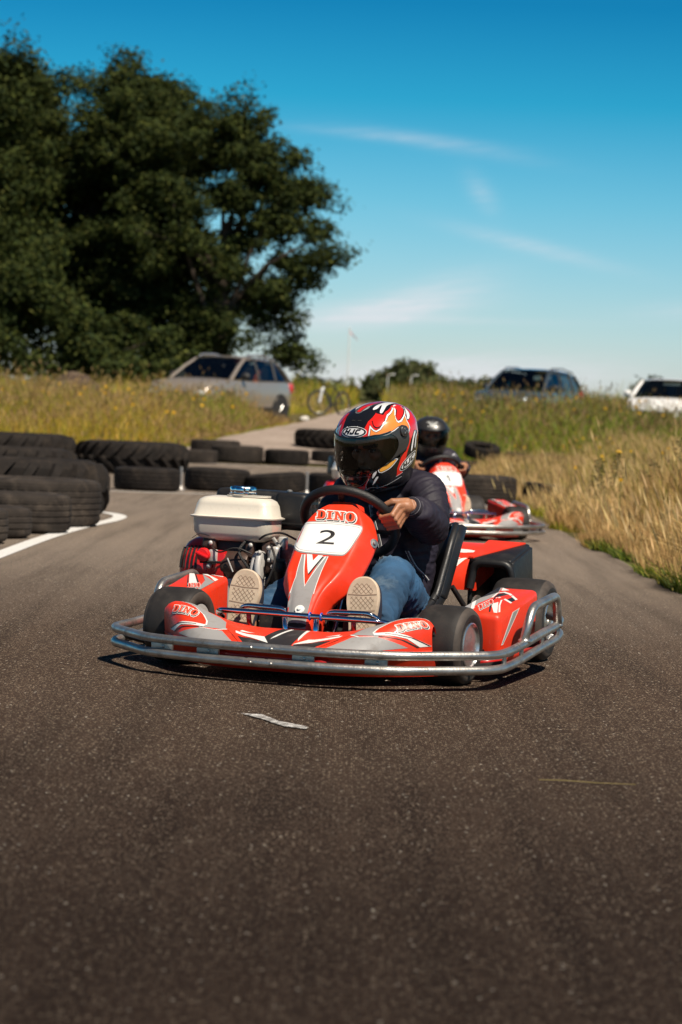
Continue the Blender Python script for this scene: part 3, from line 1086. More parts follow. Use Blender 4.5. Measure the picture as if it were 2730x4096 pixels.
# flag pole and lamp posts far away
M_pole = mat('painted_pole', (.75, .75, .74), .5)
M_grey = mat('grey_pole', (.32, .34, .35), .5)
root = empty('flag_pole', (.06, 150, 2.0))
tag(root, 'thin white flag pole with a pennant on the skyline', 'flag pole')
mb = MB()
mb.tube([(0, 0, 0), (0, 0, 4.6)], [.05, .035], M_pole, 8)
mb.ball((0, 0, 4.65), .07, M_pole, n=8)
mb.build('pole', root)
mb = MB()
mb.surf(lambda u, v: (u * .55, .10 * math.sin(u * 5), 4.5 - u * .55 + (v - .5) * .16 * (1 - .8 * u)), [k / 8 for k in range(9)], [0, .5, 1], mat('pennant', (.55, .30, .32), .8))
mb.build('pennant', root)
for x, lab in ((2.55, 'thin grey lamp post in front of the rounded skyline tree'), (4.0, 'thin grey lamp post at the right of the rounded skyline tree')):
    root = empty('lamp_post', (x, 150, 2.0))
    tag(root, lab, 'lamp post', 'lamp posts on the skyline')
    mb = MB()
    mb.tube([(0, 0, 0), (0, 0, 1.7), (.05, 0, 1.9), (.25, 0, 1.96)], [.035, .03, .025, .02], M_pole, 6)
    mb.build('post', root)
    mb = MB()
    mb.box((.32, 0, 1.95), (.26, .12, .07), M_pole, .03)
    mb.build('lamp_head', root)

# ------------------------------------------------------------------ tyres
M_rub = mat('old_rubber', (.014, .0108, .009), .85, var=.35, vscale=9, dirt=(.060, .046, .035), dscale=7, damt=.6, bump=.12, bscale=70, spec=.25)
M_rub2 = mat('grey_rubber', (.030, .0235, .019), .85, var=.3, vscale=9, dirt=(.10, .078, .060), dscale=6, damt=.7, bump=.12, bscale=70, spec=.25)

def road_tyre(Rd, W, bead, grooves=4, blocks=64, depth=.009, m=None):
    """lying tyre, axis vertical, hollow; grooves round the tread and notches in its shoulders"""
    mb = MB()
    prof, kinds = [], []
    def add(r, h, k=0):
        prof.append((r, h))
        kinds.append(k)
    add(bead - .01, W * .24)
    add(bead, W * .16)
    add(bead + (Rd - bead) * .15, W * .06)
    add(bead + (Rd - bead) * .5, 0)
    add(Rd - .035, W * .03)
    add(Rd - .012, W * .085, 1)
    h0, h1 = W * .12, W * .88
    bw = (h1 - h0) / (grooves + 1)
    for g in range(grooves + 1):
        a = h0 + g * bw
        sh = .005 * abs((g - grooves / 2) / (grooves / 2 + .01)) ** 2
        k = 1 if g in (0, grooves) else 2
        add(Rd - sh - (depth if g else .004), a + (.004 if g else 0), 0 if g else 1)
        add(Rd - sh, a + .007, k)
        add(Rd - sh, a + bw - .007, k)
        add(Rd - sh - (depth if g < grooves else .004), a + bw - .004, 0 if g < grooves else 1)
    add(Rd - .012, W * .915, 1)
    add(Rd - .035, W * .97)
    add(bead + (Rd - bead) * .5, W)
    add(bead + (Rd - bead) * .15, W * .94)
    add(bead, W * .84)
    add(bead - .01, W * .76)
    add(bead + .012, W * .70)
    add(Rd - .03, W * .80)
    add(Rd - .022, W * .5)
    add(Rd - .03, W * .20)
    add(bead + .012, W * .30)
    def mod(q, k):
        if kinds[q] == 1:
            return -depth * .8 if k % 4 == 0 else 0
        if kinds[q] == 2:
            return -depth * .45 if (k + 2 * q) % 6 == 0 else 0
        return 0
    mb.lathe(prof, m or (M_rub if blocks > 60 else M_rub2), None, blocks * 2, mod=mod, close=True)
    return mb

def tractor_tyre(Rd, W, bead, lugs=20):
    mb = MB()
    prof = [(bead, W * .25), (bead + .03, W * .1), (bead + (Rd - bead) * .5, W * .02), (Rd - .12, W * .06), (Rd - .08, W * .16), (Rd - .066, W * .35), (Rd - .064, W * .5), (Rd - .066, W * .65), (Rd - .08, W * .84), (Rd - .12, W * .94),
            (bead + (Rd - bead) * .5, W * .98), (bead + .03, W * .9), (bead, W * .75), (bead + .02, W * .66), (Rd - .07, W * .78), (Rd - .06, W * .5), (Rd - .07, W * .22), (bead + .02, W * .34)]
    mb.lathe(prof, M_rub, None, 72, close=True)
    hs = [W * .53, W * .42, W * .30, W * .17, W * .07]
    for side in (0, 1):
        for k in range(lugs):
            a0 = 2 * math.pi * (k + .5 * side) / lugs
            rings = []
            for q, h in enumerate(hs):
                t = q / (len(hs) - 1)
                a = a0 + .26 * t ** .85
                ra = Rd - (.0 if t < .6 else (t - .6) * .16)
                ri = Rd - .085 - (t > .6) * (t - .6) * .2
                wa = (.075 + .035 * t) * .5
                hh = h if side == 0 else W - h
                rings.append([((ra if z else ri) * math.cos(a + s * wa * (1.0 if z == 0 else .72) / Rd), (ra if z else ri) * math.sin(a + s * wa * (1.0 if z == 0 else .72) / Rd), hh) for s, z in ((-1, 0), (1, 0), (1, 1), (-1, 1))])
            mb.loft(rings, M_rub)
    return mb

TY = {}
def tyre(kind, x, y, z, rz, label, group, scale=1., tilt=(0, 0)):
    if kind not in TY:
        f = {'car': lambda: road_tyre(.37, .25, .22, 4, 64, .005), 'small': lambda: road_tyre(.29, .20, .17, 3, 64, .005, M_rub2), 'truck': lambda: road_tyre(.50, .33, .29, 5, 80, .006, M_rub2), 'worn': lambda: road_tyre(.37, .25, .22, 4, 64, .005, M_rub2), 'big': lambda: road_tyre(.56, .36, .30, 4, 60, .007),
             'tractor': lambda: tractor_tyre(.68, .45, .36), 'wide': lambda: tractor_tyre(.80, .46, .40, 22)}[kind]()
        o = f.build('tyre', sharp=32)
        TY[kind] = o
    else:
        o = TY[kind].copy()
        COL.objects.link(o)
    o.location = (x, y, z)
    o.rotation_euler = (R(tilt[0]), R(tilt[1]), rz)
    o.scale = (scale,) * 3
    return tag(o, label, 'tyre', group)

GL = 'tyres along the left edge of the track'
tyre('small', -2.38, 15.0, .002, .3, 'car tyre cut by the left frame edge, nearest the camera', GL, 1.1)
tyre('small', -2.30, 15.75, .002, 1., 'small car tyre peeking out beside the wide tyre at the left edge', GL, 1.0)
tyre('worn', -2.245, 16.62, .002, 2., 'wide car tyre in front of the grey truck tyre at the left', GL, 1.06)
tyre('truck', -2.28, 17.75, .002, .7, 'smooth sided grey truck tyre leaning close to the tractor tyre', GL, 1.03)
tyre('tractor', -2.53, 19.05, .002, .2, 'chevron tractor tyre nearest the camera, at the corner of the white line', GL, 1.03)
tyre('tractor', -3.35, 24.2, .002, .9, 'chevron tractor tyre half hidden behind the nearest tractor tyre', GL, 1.04)
tyre('wide', -4.65, 34.0, .002, .1, 'large tractor tyre highest at the far left under the meadow grass', GL, 1.12)
tyre('wide', -2.97, 34.0, .002, .5, 'wide chevron tractor tyre behind the front row of car tyres', GL, 1.0)
GF = 'row of car tyres along the far white line'
tyre('car', -2.16, 26.75, .002, .5, 'leftmost car tyre of the front row on the far white line', GF, 1.0)
tyre('car', -1.43, 27.6, .002, 1.2, 'second car tyre of the front row, slightly taller, behind the engine', GF, 1.03, (1, 0))
tyre('car', -.74, 27.4, .002, 2.2, 'third car tyre of the front row, tilted away above the engine air filter', GF, .93, (-5, 3))
tyre('car', -.04, 28.1, .002, 3., 'car tyre just left of the red and black helmet in the front row', GF, .98)
tyre('car', .70, 28.2, .002, .1, 'front row tyre hidden behind the red and black helmet', GF, 1.)
GB = 'second row of tyres by the gravel path'
tyre('truck', -2.62, 43.6, .002, .5, 'low tyre just right of the wide tractor tyre in the second row', GB, .72)
tyre('big', -2.45, 46.2, .10, .5, 'tyre lying behind the low tyre at the left of the second row', GB, .86)
tyre('truck', -1.97, 45.0, .01, 1.5, 'tallest truck tyre of the second row, pale dust on its top', GB, .98)
tyre('car', -1.05, 45.0, .01, 2.5, 'tyre between the dusty truck tyre and the helmet in the second row', GB, 1.14)
tyre('car', -.20, 45.8, .02, .9, 'second row tyre just left of the helmet', GB, 1.12)
tyre('wide', -.32, 49.0, .30, .3, 'tractor tyre lying on the gravel path left of the helmet', 'tyres on the gravel path', .86)
tyre('car', .62, 45.4, .01, .4, 'second row tyre partly hidden behind the helmet', GB, 1.1)
GR = 'tyres at the right edge of the track'
tyre('truck', 1.47, 26.95, .002, 1., 'truck tyre beside the second go-kart at the track edge', GR, .96)
tyre('car', 2.34, 26.7, .002, .3, 'tyre overgrown by dry grass at the right track edge', GR, .98, (0, 6))
tyre('car', 2.18, 43.9, .03, 1., 'tyre lying under the ringed tyre behind the second driver', GR, .86)
tyre('car', 2.50, 44.0, .33, .2, 'black tyre with its open ring in view behind the second driver', GR, .90, (14, 2))
tyre('car', 3.27, 44.4, .17, .7, 'first half buried tyre in the grass right of the ringed tyre', GR, .9, (9, 4))
tyre('car', 3.92, 44.6, .17, 1.7, 'second half buried tyre in the grass farther from the ringed tyre', GR, .9, (8, -5))

# steel marker stakes between the tyres of the front row
M_steel = mat('stake_steel', (.42, .40, .38), .45, .8, dirt=(.25, .14, .09), damt=.5, dscale=20)
for x, y, lab in ((-1.80, 27.0, 'steel stake between the two leftmost front row tyres'), (-.40, 27.35, 'steel stake left of the tyre next to the helmet')):
    root = empty('marker_stake', (x, y, 0))
    tag(root, lab, 'stake', 'stakes along the far white line')
    mb = MB()
    mb.tube([(0, 0, 0), (0, 0, .27)], .018, M_steel, 10)
    mb.build('rod', root)
    mb = MB()
    mb.lathe([(.05, 0), (.05, .012), (.03, .03), (.02, .06), (0, .06)], M_steel, None, 14)
    mb.build('foot', root)

# ------------------------------------------------------------------ go-kart body surfaces (kart frame: x driver's left, y backwards, z up)
NC = [(-.108, .145), (-.090, .20), (-.045, .275), (.02, .338), (.095, .392), (.15, .441), (.205, .490), (.238, .535), (.252, .572)]
NZ = [c[1] for c in NC]
NYv = [c[0] for c in NC]
NWz = [.145, .20, .25, .29, .32, .35, .40, .45, .49, .52, .545, .562, .572]
NWw = [.053, .059, .069, .086, .108, .126, .138, .143, .140, .121, .094, .066, .046]
NX0 = -.014

def nose(x, z, w=None):
    """number panel: x across, z height of the centre line"""
    W = spl(NWz, NWw, z)
    a = min(1., abs(x) / W)
    y = spl(NZ, NYv, z)
    e = .004
    dy = (spl(NZ, NYv, z + e) - spl(NZ, NYv, z - e)) / (2 * e)
    n = Vector((0, dy, -1)).normalized() * -1          # forward-up normal
    n = Vector((0, -1, dy)).normalized()
    d = .006 * a * a + .072 * max(0., (a - .70) / .30) ** 1.6
    if z < .40:
        k = min(1, (.40 - z) / .08)
        d -= .005 * k * math.exp(-((abs(x) / W - .80) / .12) ** 2)
        d += .005 * k * math.exp(-((abs(x) / W - .66) / .14) ** 2)
    if z > .515:
        d += .03 * ((z - .515) / .057) ** 2
    return Vector((x + NX0, y, z)) - n * d

def fair(x, v):
    """front bumper fairing: v 0 rear top edge .. 1 bottom lip"""
    xw = x + .006
    a = abs(x)
    zt = spl([0, .10, .2, .3, .39, .43, .455, .47, .49], [.156, .156, .165, .190, .216, .218, .208, .188, .16], a)
    yb = spl([0, .2, .3, .4, .47, .49], [-.165, -.175, -.165, -.145, -.137, -.135], a)
    yf = -.405 + .62 * a * a + 1.75 * max(0, a - .22) ** 2
    zc = .112 + .010 * (a / .5) ** 2
    A = Vector((xw, yb, zt))
    C = Vector((xw, yf, zc))
    hump = max(0, min(1, (a - .12) / .25))
    if v < .6:
        t = v / .6
        p = A.lerp(C, t)
        bul = (.010 + .032 * hump) * max(0., math.sin(math.pi * min(1, max(0, t)))) ** .8
        p.z += bul * .85
        p.y -= bul * .5
        p.z -= .02 * t ** 6 * 0
    elif v < .72:
        t = (v - .6) / .12
        p = C + Vector((0, -.008 * math.sin(t * math.pi) + .016 * t * t, -.018 * t * t - .004 * t))
    else:
        t = (v - .72) / .28
        p = C + Vector((0, .016 + .055 * t, -.022 - t * (zc - .022 - .032)))
    return p

def quad(a, b, c, d):
    a, b, c, d = map(Vector, (a, b, c, d))
    return lambda u, v: a * (1 - u) * (1 - v) + b * u * (1 - v) + c * u * v + d * (1 - u) * v

# left pod corners: front inner/outer, rear outer/inner (top), mirrored for the right pod
PT = [(.462, .13, .236), (.614, .13, .226), (.614, .60, .288), (.462, .60, .288)]
PB = [(.462, .15, .055), (.614, .15, .055), (.607, .60, .06), (.462, .60, .06)]
# the right pod is shorter: the engine stands close behind it
QT = [(-.475, .16, .236), (-.645, .16, .226), (-.645, .415, .280), (-.475, .415, .280)]
QB = [(-.475, .175, .055), (-.645, .175, .055), (-.64, .415, .06), (-.475, .415, .06)]

# helmet (local frame: x wearer's left, y backwards, z up)
HZ = [-.152, -.140, -.108, -.064, -.02, .022, .054, .086, .107, .125, .1355, .140]
HW = [.090, .105, .116, .126, .132, .134, .132, .120, .101, .072, .041, .0]
HF = [.122, .146, .163, .169, .165, .156, .146, .126, .104, .071, .040, .0]
HB = [.088, .100, .114, .132, .147, .157, .157, .145, .124, .090, .051, .0]

def helm(azd, z, off=0.):
    """azimuth in degrees: 0 front, +90 wearer's left"""
    a = R(azd)
    w, f, b = spl(HZ, HW, z), spl(HZ, HF, z), spl(HZ, HB, z)
    s, c = math.sin(a), math.cos(a)
    ly = f if c > 0 else b
    ex = 2.25
    r = (abs(s) ** ex / max(w, 1e-5) ** ex + abs(c) ** ex / max(ly, 1e-5) ** ex) ** (-1 / ex)
    r += off
    return Vector((s * r, -c * r, z + off * max(0, (z - .03) / .1)))

def helm_top(x, y):
    """crown of the helmet by its plan position"""
    r0 = math.hypot(x, y)
    az = math.degrees(math.atan2(x, -y))
    lo, hi = .02, .1399
    for _ in range(40):
        m = (lo + hi) / 2
        p = helm(az, m)
        if math.hypot(p.x, p.y) > r0:
            lo = m
        else:
            hi = m
    return helm(az, lo) if r0 > 1e-6 else Vector((0, 0, .14))

def nose_graphics(mb):
    st = (.02, .012)
    d = lambda poly, m, off: mb.decal(nose, [poly], m, off, st)
    gray = [(-.066, .3895), (-.0505, .318), (-.054, .2691), (-.0600, .2345), (-.0560, .1550), (.0285, .1550), (.0285, .2051), (.0310, .268), (.0327, .3094), (.0291, .388), (.0105, .3855), (-.0052, .2887), (-.0561, .3895)]
    mb.decal(nose, [gray], M_sil, .0012, (.006, .01))
    d(stroke2([(-.0561, .3888), (-.0056, .2899), (.0208, .3855)], .0042), M_wht, .0018)
    d(stroke2([(-.0667, .3892), (-.0493, .318), (-.0514, .2691)], .0022), M_wht, .0018)
    d(stroke2([(.0291, .3861), (.0327, .3094), (.0334, .268)], .0022), M_wht, .0018)
    V_ = [(-.0498, .390), (-.0294, .389), (-.0163, .3700), (-.0069, .388), (.0108, .3875), (-.0105, .329)]
    d([(x + .004, y - .004) for x, y in V_], M_blk, .0018)
    d(V_, M_wht, .0022)
    o, ex, ey = (-.0685, .5071), (.0726 + .0685, .5026 - .5071), (-.0797 + .0685, .5389 - .5071)
    word(mb, nose, lin(o, (ex[0] / WORD_W, ex[1] / WORD_W), (ey[0] + .004, ey[1] * .95)), (.012, .012))

def plate_graphics(mb, number):
    pl_ = [(-.084, .3975), (-.107, .413), (-.124, .442), (-.1275, .470), (-.1235, .487), (-.110, .4935), (-.02, .4965), (.046, .4945), (.094, .4915), (.1035, .487), (.1015, .458), (.0935, .419), (.083, .399), (.072, .3945), (-.0066, .3945)]
    q = smooth2(pl_, 2)
    st = (.02, .01)
    mb.decal(nose, [grow(q, .0035)], M_sil, .0012, st)
    mb.decal(nose, [q], M_plate, .0020, st)
    mb.decal(nose, [grow(q, -.004), grow(q, -.0052)[::-1]], M_sil, .0023, st)
    if number == '1':
        one = [(0, .74), (.20, .80), (.34, 1), (.56, 1), (.56, 0), (.28, 0), (.28, .66), (0, .60)]
        mb.decal(nose, [[((x - .32) * .044 - .006 - .006 * y, (y - .5) * .046 + .4475) for x, y in one]], M_blk, .0028, st)
        return
    vs, fs = text_shape(number, .083)
    xs, ys = [v[0] for v in vs], [v[1] for v in vs]
    w, h = max(xs) - min(xs), max(ys) - min(ys)
    tw = .064 if number == '2' else .030
    mb.decal(nose, ([(x / w * tw + y / h * -.004 - .003, y / h * .045 + .4475) for x, y in vs], fs), M_blk, .0028, st)

def fairing_graphics(mb):
    st = (.02, .03)
    def d(poly, m, off, both=True):
        mb.decal(fair, [poly], m, off, st, -1)
        if both:
            mb.decal(fair, [[(max(-.468, -x + .048), v) for x, v in poly][::-1]], m, off, st, -1)
    d([(.2352, .300), (.262, .16), (.300, .08), (.415, .02), (.4542, .03), (.440, .10), (.40, .11), (.345, .19), (.3108, .335), (.3305, .4339), (.2424, .3361)], M_sil, .0008)
    d(stroke2([(.3091, .3676), (.317, .30), (.347, .20), (.392, .125), (.456, .10)], .006), M_wht, .0013)
    d([(.3091, .3676), (.36, .4014), (.4062, .4495), (.4524, .5312), (.4684, .5602), (.4645, .5642), (.4404, .5702), (.4075, .4868), (.3624, .4425), (.3162, .4104)], M_wht, .0013)
    d(stroke2([(.3165, .4144), (.3454, .4473), (.3982, .5013), (.4373, .5743)], .006), M_blk, .0013)
    d(stroke2([(.345, .408), (.4203, .480), (.464, .560)], .0055), M_blk, .0017)
    d([(.1813, .5511), (.2471, .3797), (.3313, .446), (.3655, .5036), (.4128, .5744), (.3361, .5891), (.266, .5853)], M_sil, .0008)
    d(stroke2([(.2341, .3155), (.2681, .3949), (.329, .4379)], .006), M_wht, .0013)
    d([(.0697, .4916), (.143, .408), (.2089, .3996), (.1537, .5514), (.08, .5588)], M_blk, .0008)
    d(stroke2([(.140, .575), (.1517, .5413), (.1939, .4125), (.2382, .2981), (.258, .16)], .014), M_red, .0017)
    d([(.0657, .4935), (.1004, .3473), (.2095, .2997), (.2023, .3438), (.1416, .3974)], M_wht, .0013)
    d([(.1455, .2685), (.1945, .2477), (.1958, .2914)], M_wht, .0013)
    d([(-.040, .0254), (.0465, .0254), (.0605, .3), (.0655, .55), (-.056, .55), (-.050, .3)], M_blk, .0010, False)
    d([(.0465, .040), (.0578, .035), (.0705, .3126), (.0718, .4041), (.062, .33)], M_wht, .0013)
    for o, a, b in (((.3800, .4068), (.4600, .3247), (.3683, .3066)), ((-.4176, .3752), (-.3162, .3078), (-.4179, .259))):
        word(mb, fair, lin(o, ((a[0] - o[0]) / WORD_W, (a[1] - o[1]) / WORD_W), (b[0] - o[0], b[1] - o[1])), (.02, .02), -1, .0018)

def pod_graphics(mb, s):
    st = (.1, .1)
    if s > 0:
        P = quad(*PT)
        cl = lambda q: [(min(.93, max(.07, x)), min(.96, max(.05, y))) for x, y in q]
        d = lambda poly, m, off: mb.decal(P, [cl(poly)], m, off, st)
        d([(.05, .236), (.05, .441), (.05, .996), (.162, 1.0), (.258, .75), (.288, .548), (.218, .292), (.317, .06), (.06, .05)], M_sil, .0006)
        d([(.05, .958), (.12, .97), (.237, .768), (.05, .5), (.05, .608)], M_blk, .0009)
        d([(.05, .40), (.30, .10), (.26, .06), (.05, .30)], M_wht, .0009)
        d([(.80, .05), (.57, .248), (.375, .564), (.433, .574), (.88, .05)], M_wht, .0010)
        d(stroke2([(.70, .05), (.521, .276), (.356, .56)], .035), M_blk, .0012)
        d(stroke2([(.90, .08), (.70, .30), (.50, .60)], .03), M_wht, .0012)
        d([(.32, .562), (.292, .714), (.404, .764), (.597, .7), (.859, .548), (.836, .45), (.59, .561), (.407, .602)], M_blk, .0009)
        d(stroke2([(.298, .55), (.255, .729), (.361, .787), (.546, .733), (.868, .55)], .04), M_wht, .0012)
        d(stroke2([(.417, .579), (.587, .541), (.86, .424)], .035), M_wht, .0012)
        d([(.17, .96), (.404, .876), (.25, .833)], M_wht, .0012)
        o, a, b = (.457, .07), (.506, .352), (.304, .202)
        word(mb, P, lin(o, ((a[0] - o[0]) / WORD_W, (a[1] - o[1]) / WORD_W), (b[0] - o[0], b[1] - o[1])), (.2, .2), 1, .0016)
        S = quad(PB[1], PB[2], PT[2], PT[1])
        mb.decal(S, [[(.02, .40), (.30, .91), (.49, .91), (.075, .40)]], M_wht, .0006, st)
        mb.decal(S, [[(.045, .42), (.325, .90), (.455, .90), (.075, .42)]], M_sil, .0010, st)
    else:
        P = quad(*QT)
        cl = lambda q: [(min(.93, max(.07, x)), min(.95, max(.06, y))) for x, y in q]
        d = lambda poly, m, off: mb.decal(P, [cl(poly)], m, off, st, -1)
        d([(.897, .96), (.784, .96), (.391, .458), (.447, .250)], M_wht, .0008)
        d(stroke2([(.76, .96), (.367, .46)], .03), M_blk, .0010)
        d(stroke2([(.93, .96), (.478, .26)], .03), M_blk, .0010)
        d([(.596, .965), (.06, .558), (.06, .06), (.152, .10), (.317, .607)], M_sil, .0008)
        d([(.60, .96), (.475, .96), (.05, .69), (.05, .575), (.356, .832)], M_wht, .0010)
        d(stroke2([(.40, .97), (.06, .86)], .04), M_wht, .0010)
        o, a, b = (.40, .16), (.16, .20), (.56, .40)
        word(mb, P, lin(o, ((a[0] - o[0]) / WORD_W, (a[1] - o[1]) / WORD_W), (b[0] - o[0], b[1] - o[1])), (.2, .2), -1, .0014)

def helmet_graphics(mb, P, style):
    """painted lettering and flames, in metres round the shell (u) and height (z)"""
    K = .0024
    PU = lambda u, z: P(u / K, z)
    U = lambda q: [(a * K, z) for a, z in q]
    st = (.012, .008)
    def lay(poly, rings, lev, PP=PU, mir=True, rnd=1, step=st):
        q = smooth2(poly, rnd) if rnd else poly
        for i, (g, m) in enumerate(rings):
            r_ = grow(q, g) if g else q
            off = .0004 + .00022 * (lev + i)
            mb.decal(PP, [r_], m, off, step)
            if mir:
                mb.decal(PP, [[(-x, y) for x, y in r_][::-1]], m, off, step)
    def logo(cx_, cz, a, b, ang, mir, lev):
        for sg in ((1, -1) if mir else (1,)):
            ca, sa = math.cos(R(ang)), math.sin(R(ang)) * sg
            E2 = lambda k, kb: [(cx_ * sg + a * k * math.cos(t) * ca - b * kb * math.sin(t) * sa, cz + a * k * math.cos(t) * sa + b * kb * math.sin(t) * ca) for t in [2 * math.pi * i / 28 for i in range(28)]]
            for i, (k, kb, m) in enumerate(((1.07, 1.18, M_hwht), (1.02, 1.08, M_hout), (.88, .80, M_hwht))):
                mb.decal(PU, [E2(k, kb)], m, .0004 + .0002 * (lev + i), st)
            # heavy slanted block letters, unit box each
            H_ = [(0, 0), (.32, 0), (.32, .36), (.62, .36), (.62, 0), (.94, 0), (.94, 1), (.62, 1), (.62, .64), (.32, .64), (.32, 1), (0, 1)]
            J_ = [(0, .18), (.14, 0), (.62, 0), (.78, .18), (.78, 1), (.46, 1), (.46, .28), (.30, .28), (.30, .40), (0, .40)]
            C_ = [(0, .2), (.16, 0), (.82, 0), (.82, .28), (.34, .28), (.32, .32), (.32, .68), (.34, .72), (.82, .72), (.82, 1), (.16, 1), (0, .8)]
            kx, ky = a * 1.36 / 3.0, b * 1.10
            for q, dx in ((H_, 0), (J_, 1.06), (C_, 1.98)):
                pts = [((x + dx - 1.55 + .30 * (y - .5)) * kx, (y - .46) * ky) for x, y in q]
                mb.decal(PU, [[(cx_ * sg + x * ca - y * sa, cz + x * sa + y * ca) for x, y in pts]], M_hout, .0004 + .0002 * (lev + 5), st)
    if style == 'flame':
        lay(U([(18.8, .0543), (21.7, .0846), (26.7, .1019), (44, .1230), (47, .1136), (53.2, .1102), (66.9, .1203), (112, .1290), (148, .1259), (160, .1138), (158, .05), (150, -.02), (128, -.02), (124, .03), (112.7, .0357), (101.4, .0131), (92, -.0196), (86, -.0258), (80, .0089), (80, .0512), (51, .0599), (27.8, .0541)]), [(.0022, M_hout), (0, M_hred)], 0, rnd=0)
        lay(U([(94.3, .0367), (90.5, 0), (86.2, -.0196), (73.7, -.0394), (64.7, -.0764), (63.6, -.1062), (75.6, -.1003), (81.6, -.0687), (88.4, -.0307), (101.7, .0178), (112.7, .0357), (102.2, .0517)]), [(0, M_hred)], 2, rnd=0)
        lay(U([(29.3, .056), (31.2, .0771), (34, .0701), (38.5, .0645), (45.9, .0708), (54.6, .0893), (66.4, .1062), (96.9, .1201), (80.5, .1009), (75.5, .0872), (79.1, .0785), (87.8, .0788), (102, .091), (98.8, .0755), (99.7, .0653), (99.6, .0532), (94.9, .0412), (92, .0574), (84.7, .0698), (75.3, .0699), (62.1, .0615), (52.8, .0568)]), [(.0078, M_hout), (.0062, M_hwht), (.0016, M_hout), (0, M_horg)], 3, rnd=0)
        lay(U([(35.4, .1092), (35.1, .0948), (37.1, .0846), (41.5, .0804), (47.3, .0855), (57.8, .1029), (57.1, .1092), (49.8, .1082), (45.6, .1138)]), [(.0032, M_hout), (0, M_hred)], 5)
        lay(U([(110.3, .1204), (84.1, .1039), (79, .0901), (84.1, .0878), (101.8, .0985), (120.9, .1101), (128.4, .1182), (125.6, .1212)]), [(.0062, M_hwht), (.0028, M_hout), (0, M_hred)], 6)
        lay(U([(32, .1000), (36, .1130), (46, .1195), (57, .1130), (60, .1045), (52, .1075), (42, .1060)]), [(0, M_hred)], 8, rnd=0)
        lay(U([(100, .1165), (108, .1245), (128, .1240), (136, .1150), (125, .1175)]), [(0, M_hred)], 9, rnd=0)
        lay(U([(136.9, .1154), (115.2, .1008), (101.7, .0814), (107.6, .0781), (119.8, .0916), (128.1, .1049)]), [(.0022, M_hout), (0, M_hwht)], 10)
        lay(U([(36.3, -.0649), (41.1, -.0575), (51.2, -.0483), (65.4, -.0394), (57.6, -.0546), (50.6, -.0654), (43.3, -.0712), (37.7, -.0744)]), [(.0062, M_hout), (.0046, M_hwht), (.0016, M_hout), (0, M_hyel)], 3)
        lay(U([(26, -.0943), (28.3, -.0736), (33.7, -.066), (32.3, -.0779), (28.3, -.0914)]), [(0, M_hwht)], 3)
        lay(U([(24.9, -.1188), (30.9, -.09), (35.3, -.0884), (29.9, -.1077), (25.9, -.1178)]), [(0, M_hwht)], 3)
        for q in ([(15.5, -.1331), (17, -.115), (22.3, -.0943)], [(16, -.135), (19.5, -.129), (25, -.128), (30, -.132)], [(30, -.133), (45, -.128), (62, -.118), (75, -.112)], [(62, -.106), (70, -.102), (78, -.098)]):
            lay(stroke2(U(q), .0012), [(0, M_hwht)], 3, rnd=0)
        lay(U([(-15.3, -.1048), (-11.6, -.1219), (1.7, -.1271), (13.7, -.1185), (20.5, -.0963), (24.2, -.0733), (26.8, -.0718), (21.9, -.0942), (17.8, -.1165), (9.9, -.1475), (.1, -.1400), (-8, -.146), (-15, -.12), (-22, -.092), (-24, -.078), (-20, -.085)]), [(0, M_hred)], 2, mir=False, rnd=0)
        for q in ([(96.6, -.0329), (105.6, .0155), (113.9, .035), (118, .031), (109, .010), (101.6, -.0309)], [(109.5, -.0259), (113, -.028), (118.6, .0107), (122, .02), (117, .018), (112.5, .0005)]):
            lay(U(q), [(.0022, M_hout), (0, M_hwht)], 4)
        PT_ = lambda x, y: PLAN(x, y)
        top = lambda poly, rings, lev, mir=False: lay(poly, rings, lev, PLAN, mir, 1, (.012, .012))
        top([(-.022, -.068), (-.005, -.069), (-.004, -.0524), (.008, -.0067), (.015, .0546), (.015, .12), (-.030, .12), (-.030, .0403), (-.024, -.0065), (-.022, -.0544)], [(.007, M_hgry), (.002, M_hout), (0, M_hred)], 1)
        top([(.0351, -.0547), (.0259, -.0106), (.0283, .0461), (.0376, .0836), (.0445, .0878), (.0488, .0601), (.0535, .0125), (.0681, -.0244), (.0741, -.0458), (.07, -.0521), (.0632, -.0462), (.0508, -.0158), (.0397, .0019), (.0402, -.009), (.0487, -.0372)], [(.0028, M_hout), (0, M_hwht)], 5, True)
        for q in ([(.004, -.062), (.008, -.045), (.004, -.035), (.012, -.02)], [(.008, -.055), (.013, -.045), (.010, -.03)], [(-.036, -.058), (-.033, -.04), (-.040, -.03), (-.034, -.015)]):
            top(stroke2(q, .002), [(0, M_hwht)], 4)
        logo(2.8 * K, .0700, .050, .0150, 0, False, 6)
        logo(93 * K, -.0640, .056, .0165, 20, True, 6)
        for s in (-1, 1):                                         # crest lines beside the logo
            lay(stroke2([(.012 * s + .008, .088), (.020 * s + .010, .056)], .005) if s > 0 else stroke2([(-.028, .086), (-.026, .058)], .005), [(0, M_hwht)], 4, mir=False, rnd=0)
        # brow vents
        for u0 in (-.012, .022):
            lay([(u0 - .010, .1035), (u0 + .010, .1035), (u0 + .010, .106), (u0 - .010, .106)], [(0, M_lining)], 3, mir=False, rnd=0)
    else:
        # pale wings and unreadable script over the brow of the black helmet
        lay([(.0, .083), (.010, .100), (.030, .112), (.052, .114), (.068, .106), (.050, .108), (.032, .102), (.018, .090), (.010, .080)], [(0, M_hgry2)], 2)
        lay([(0, .080), (.006, .104), (.020, .122), (.012, .118), (.0, .104)], [(0, M_hgry2)], 2)
        for k in range(9):
            u = -.040 + .0100 * k
            lay([(u - .003, .077), (u + .0035, .078), (u + .0035, .086 + .002 * (k % 2)), (u - .002, .085)], [(0, M_hgry2)], 3, mir=False, rnd=0)
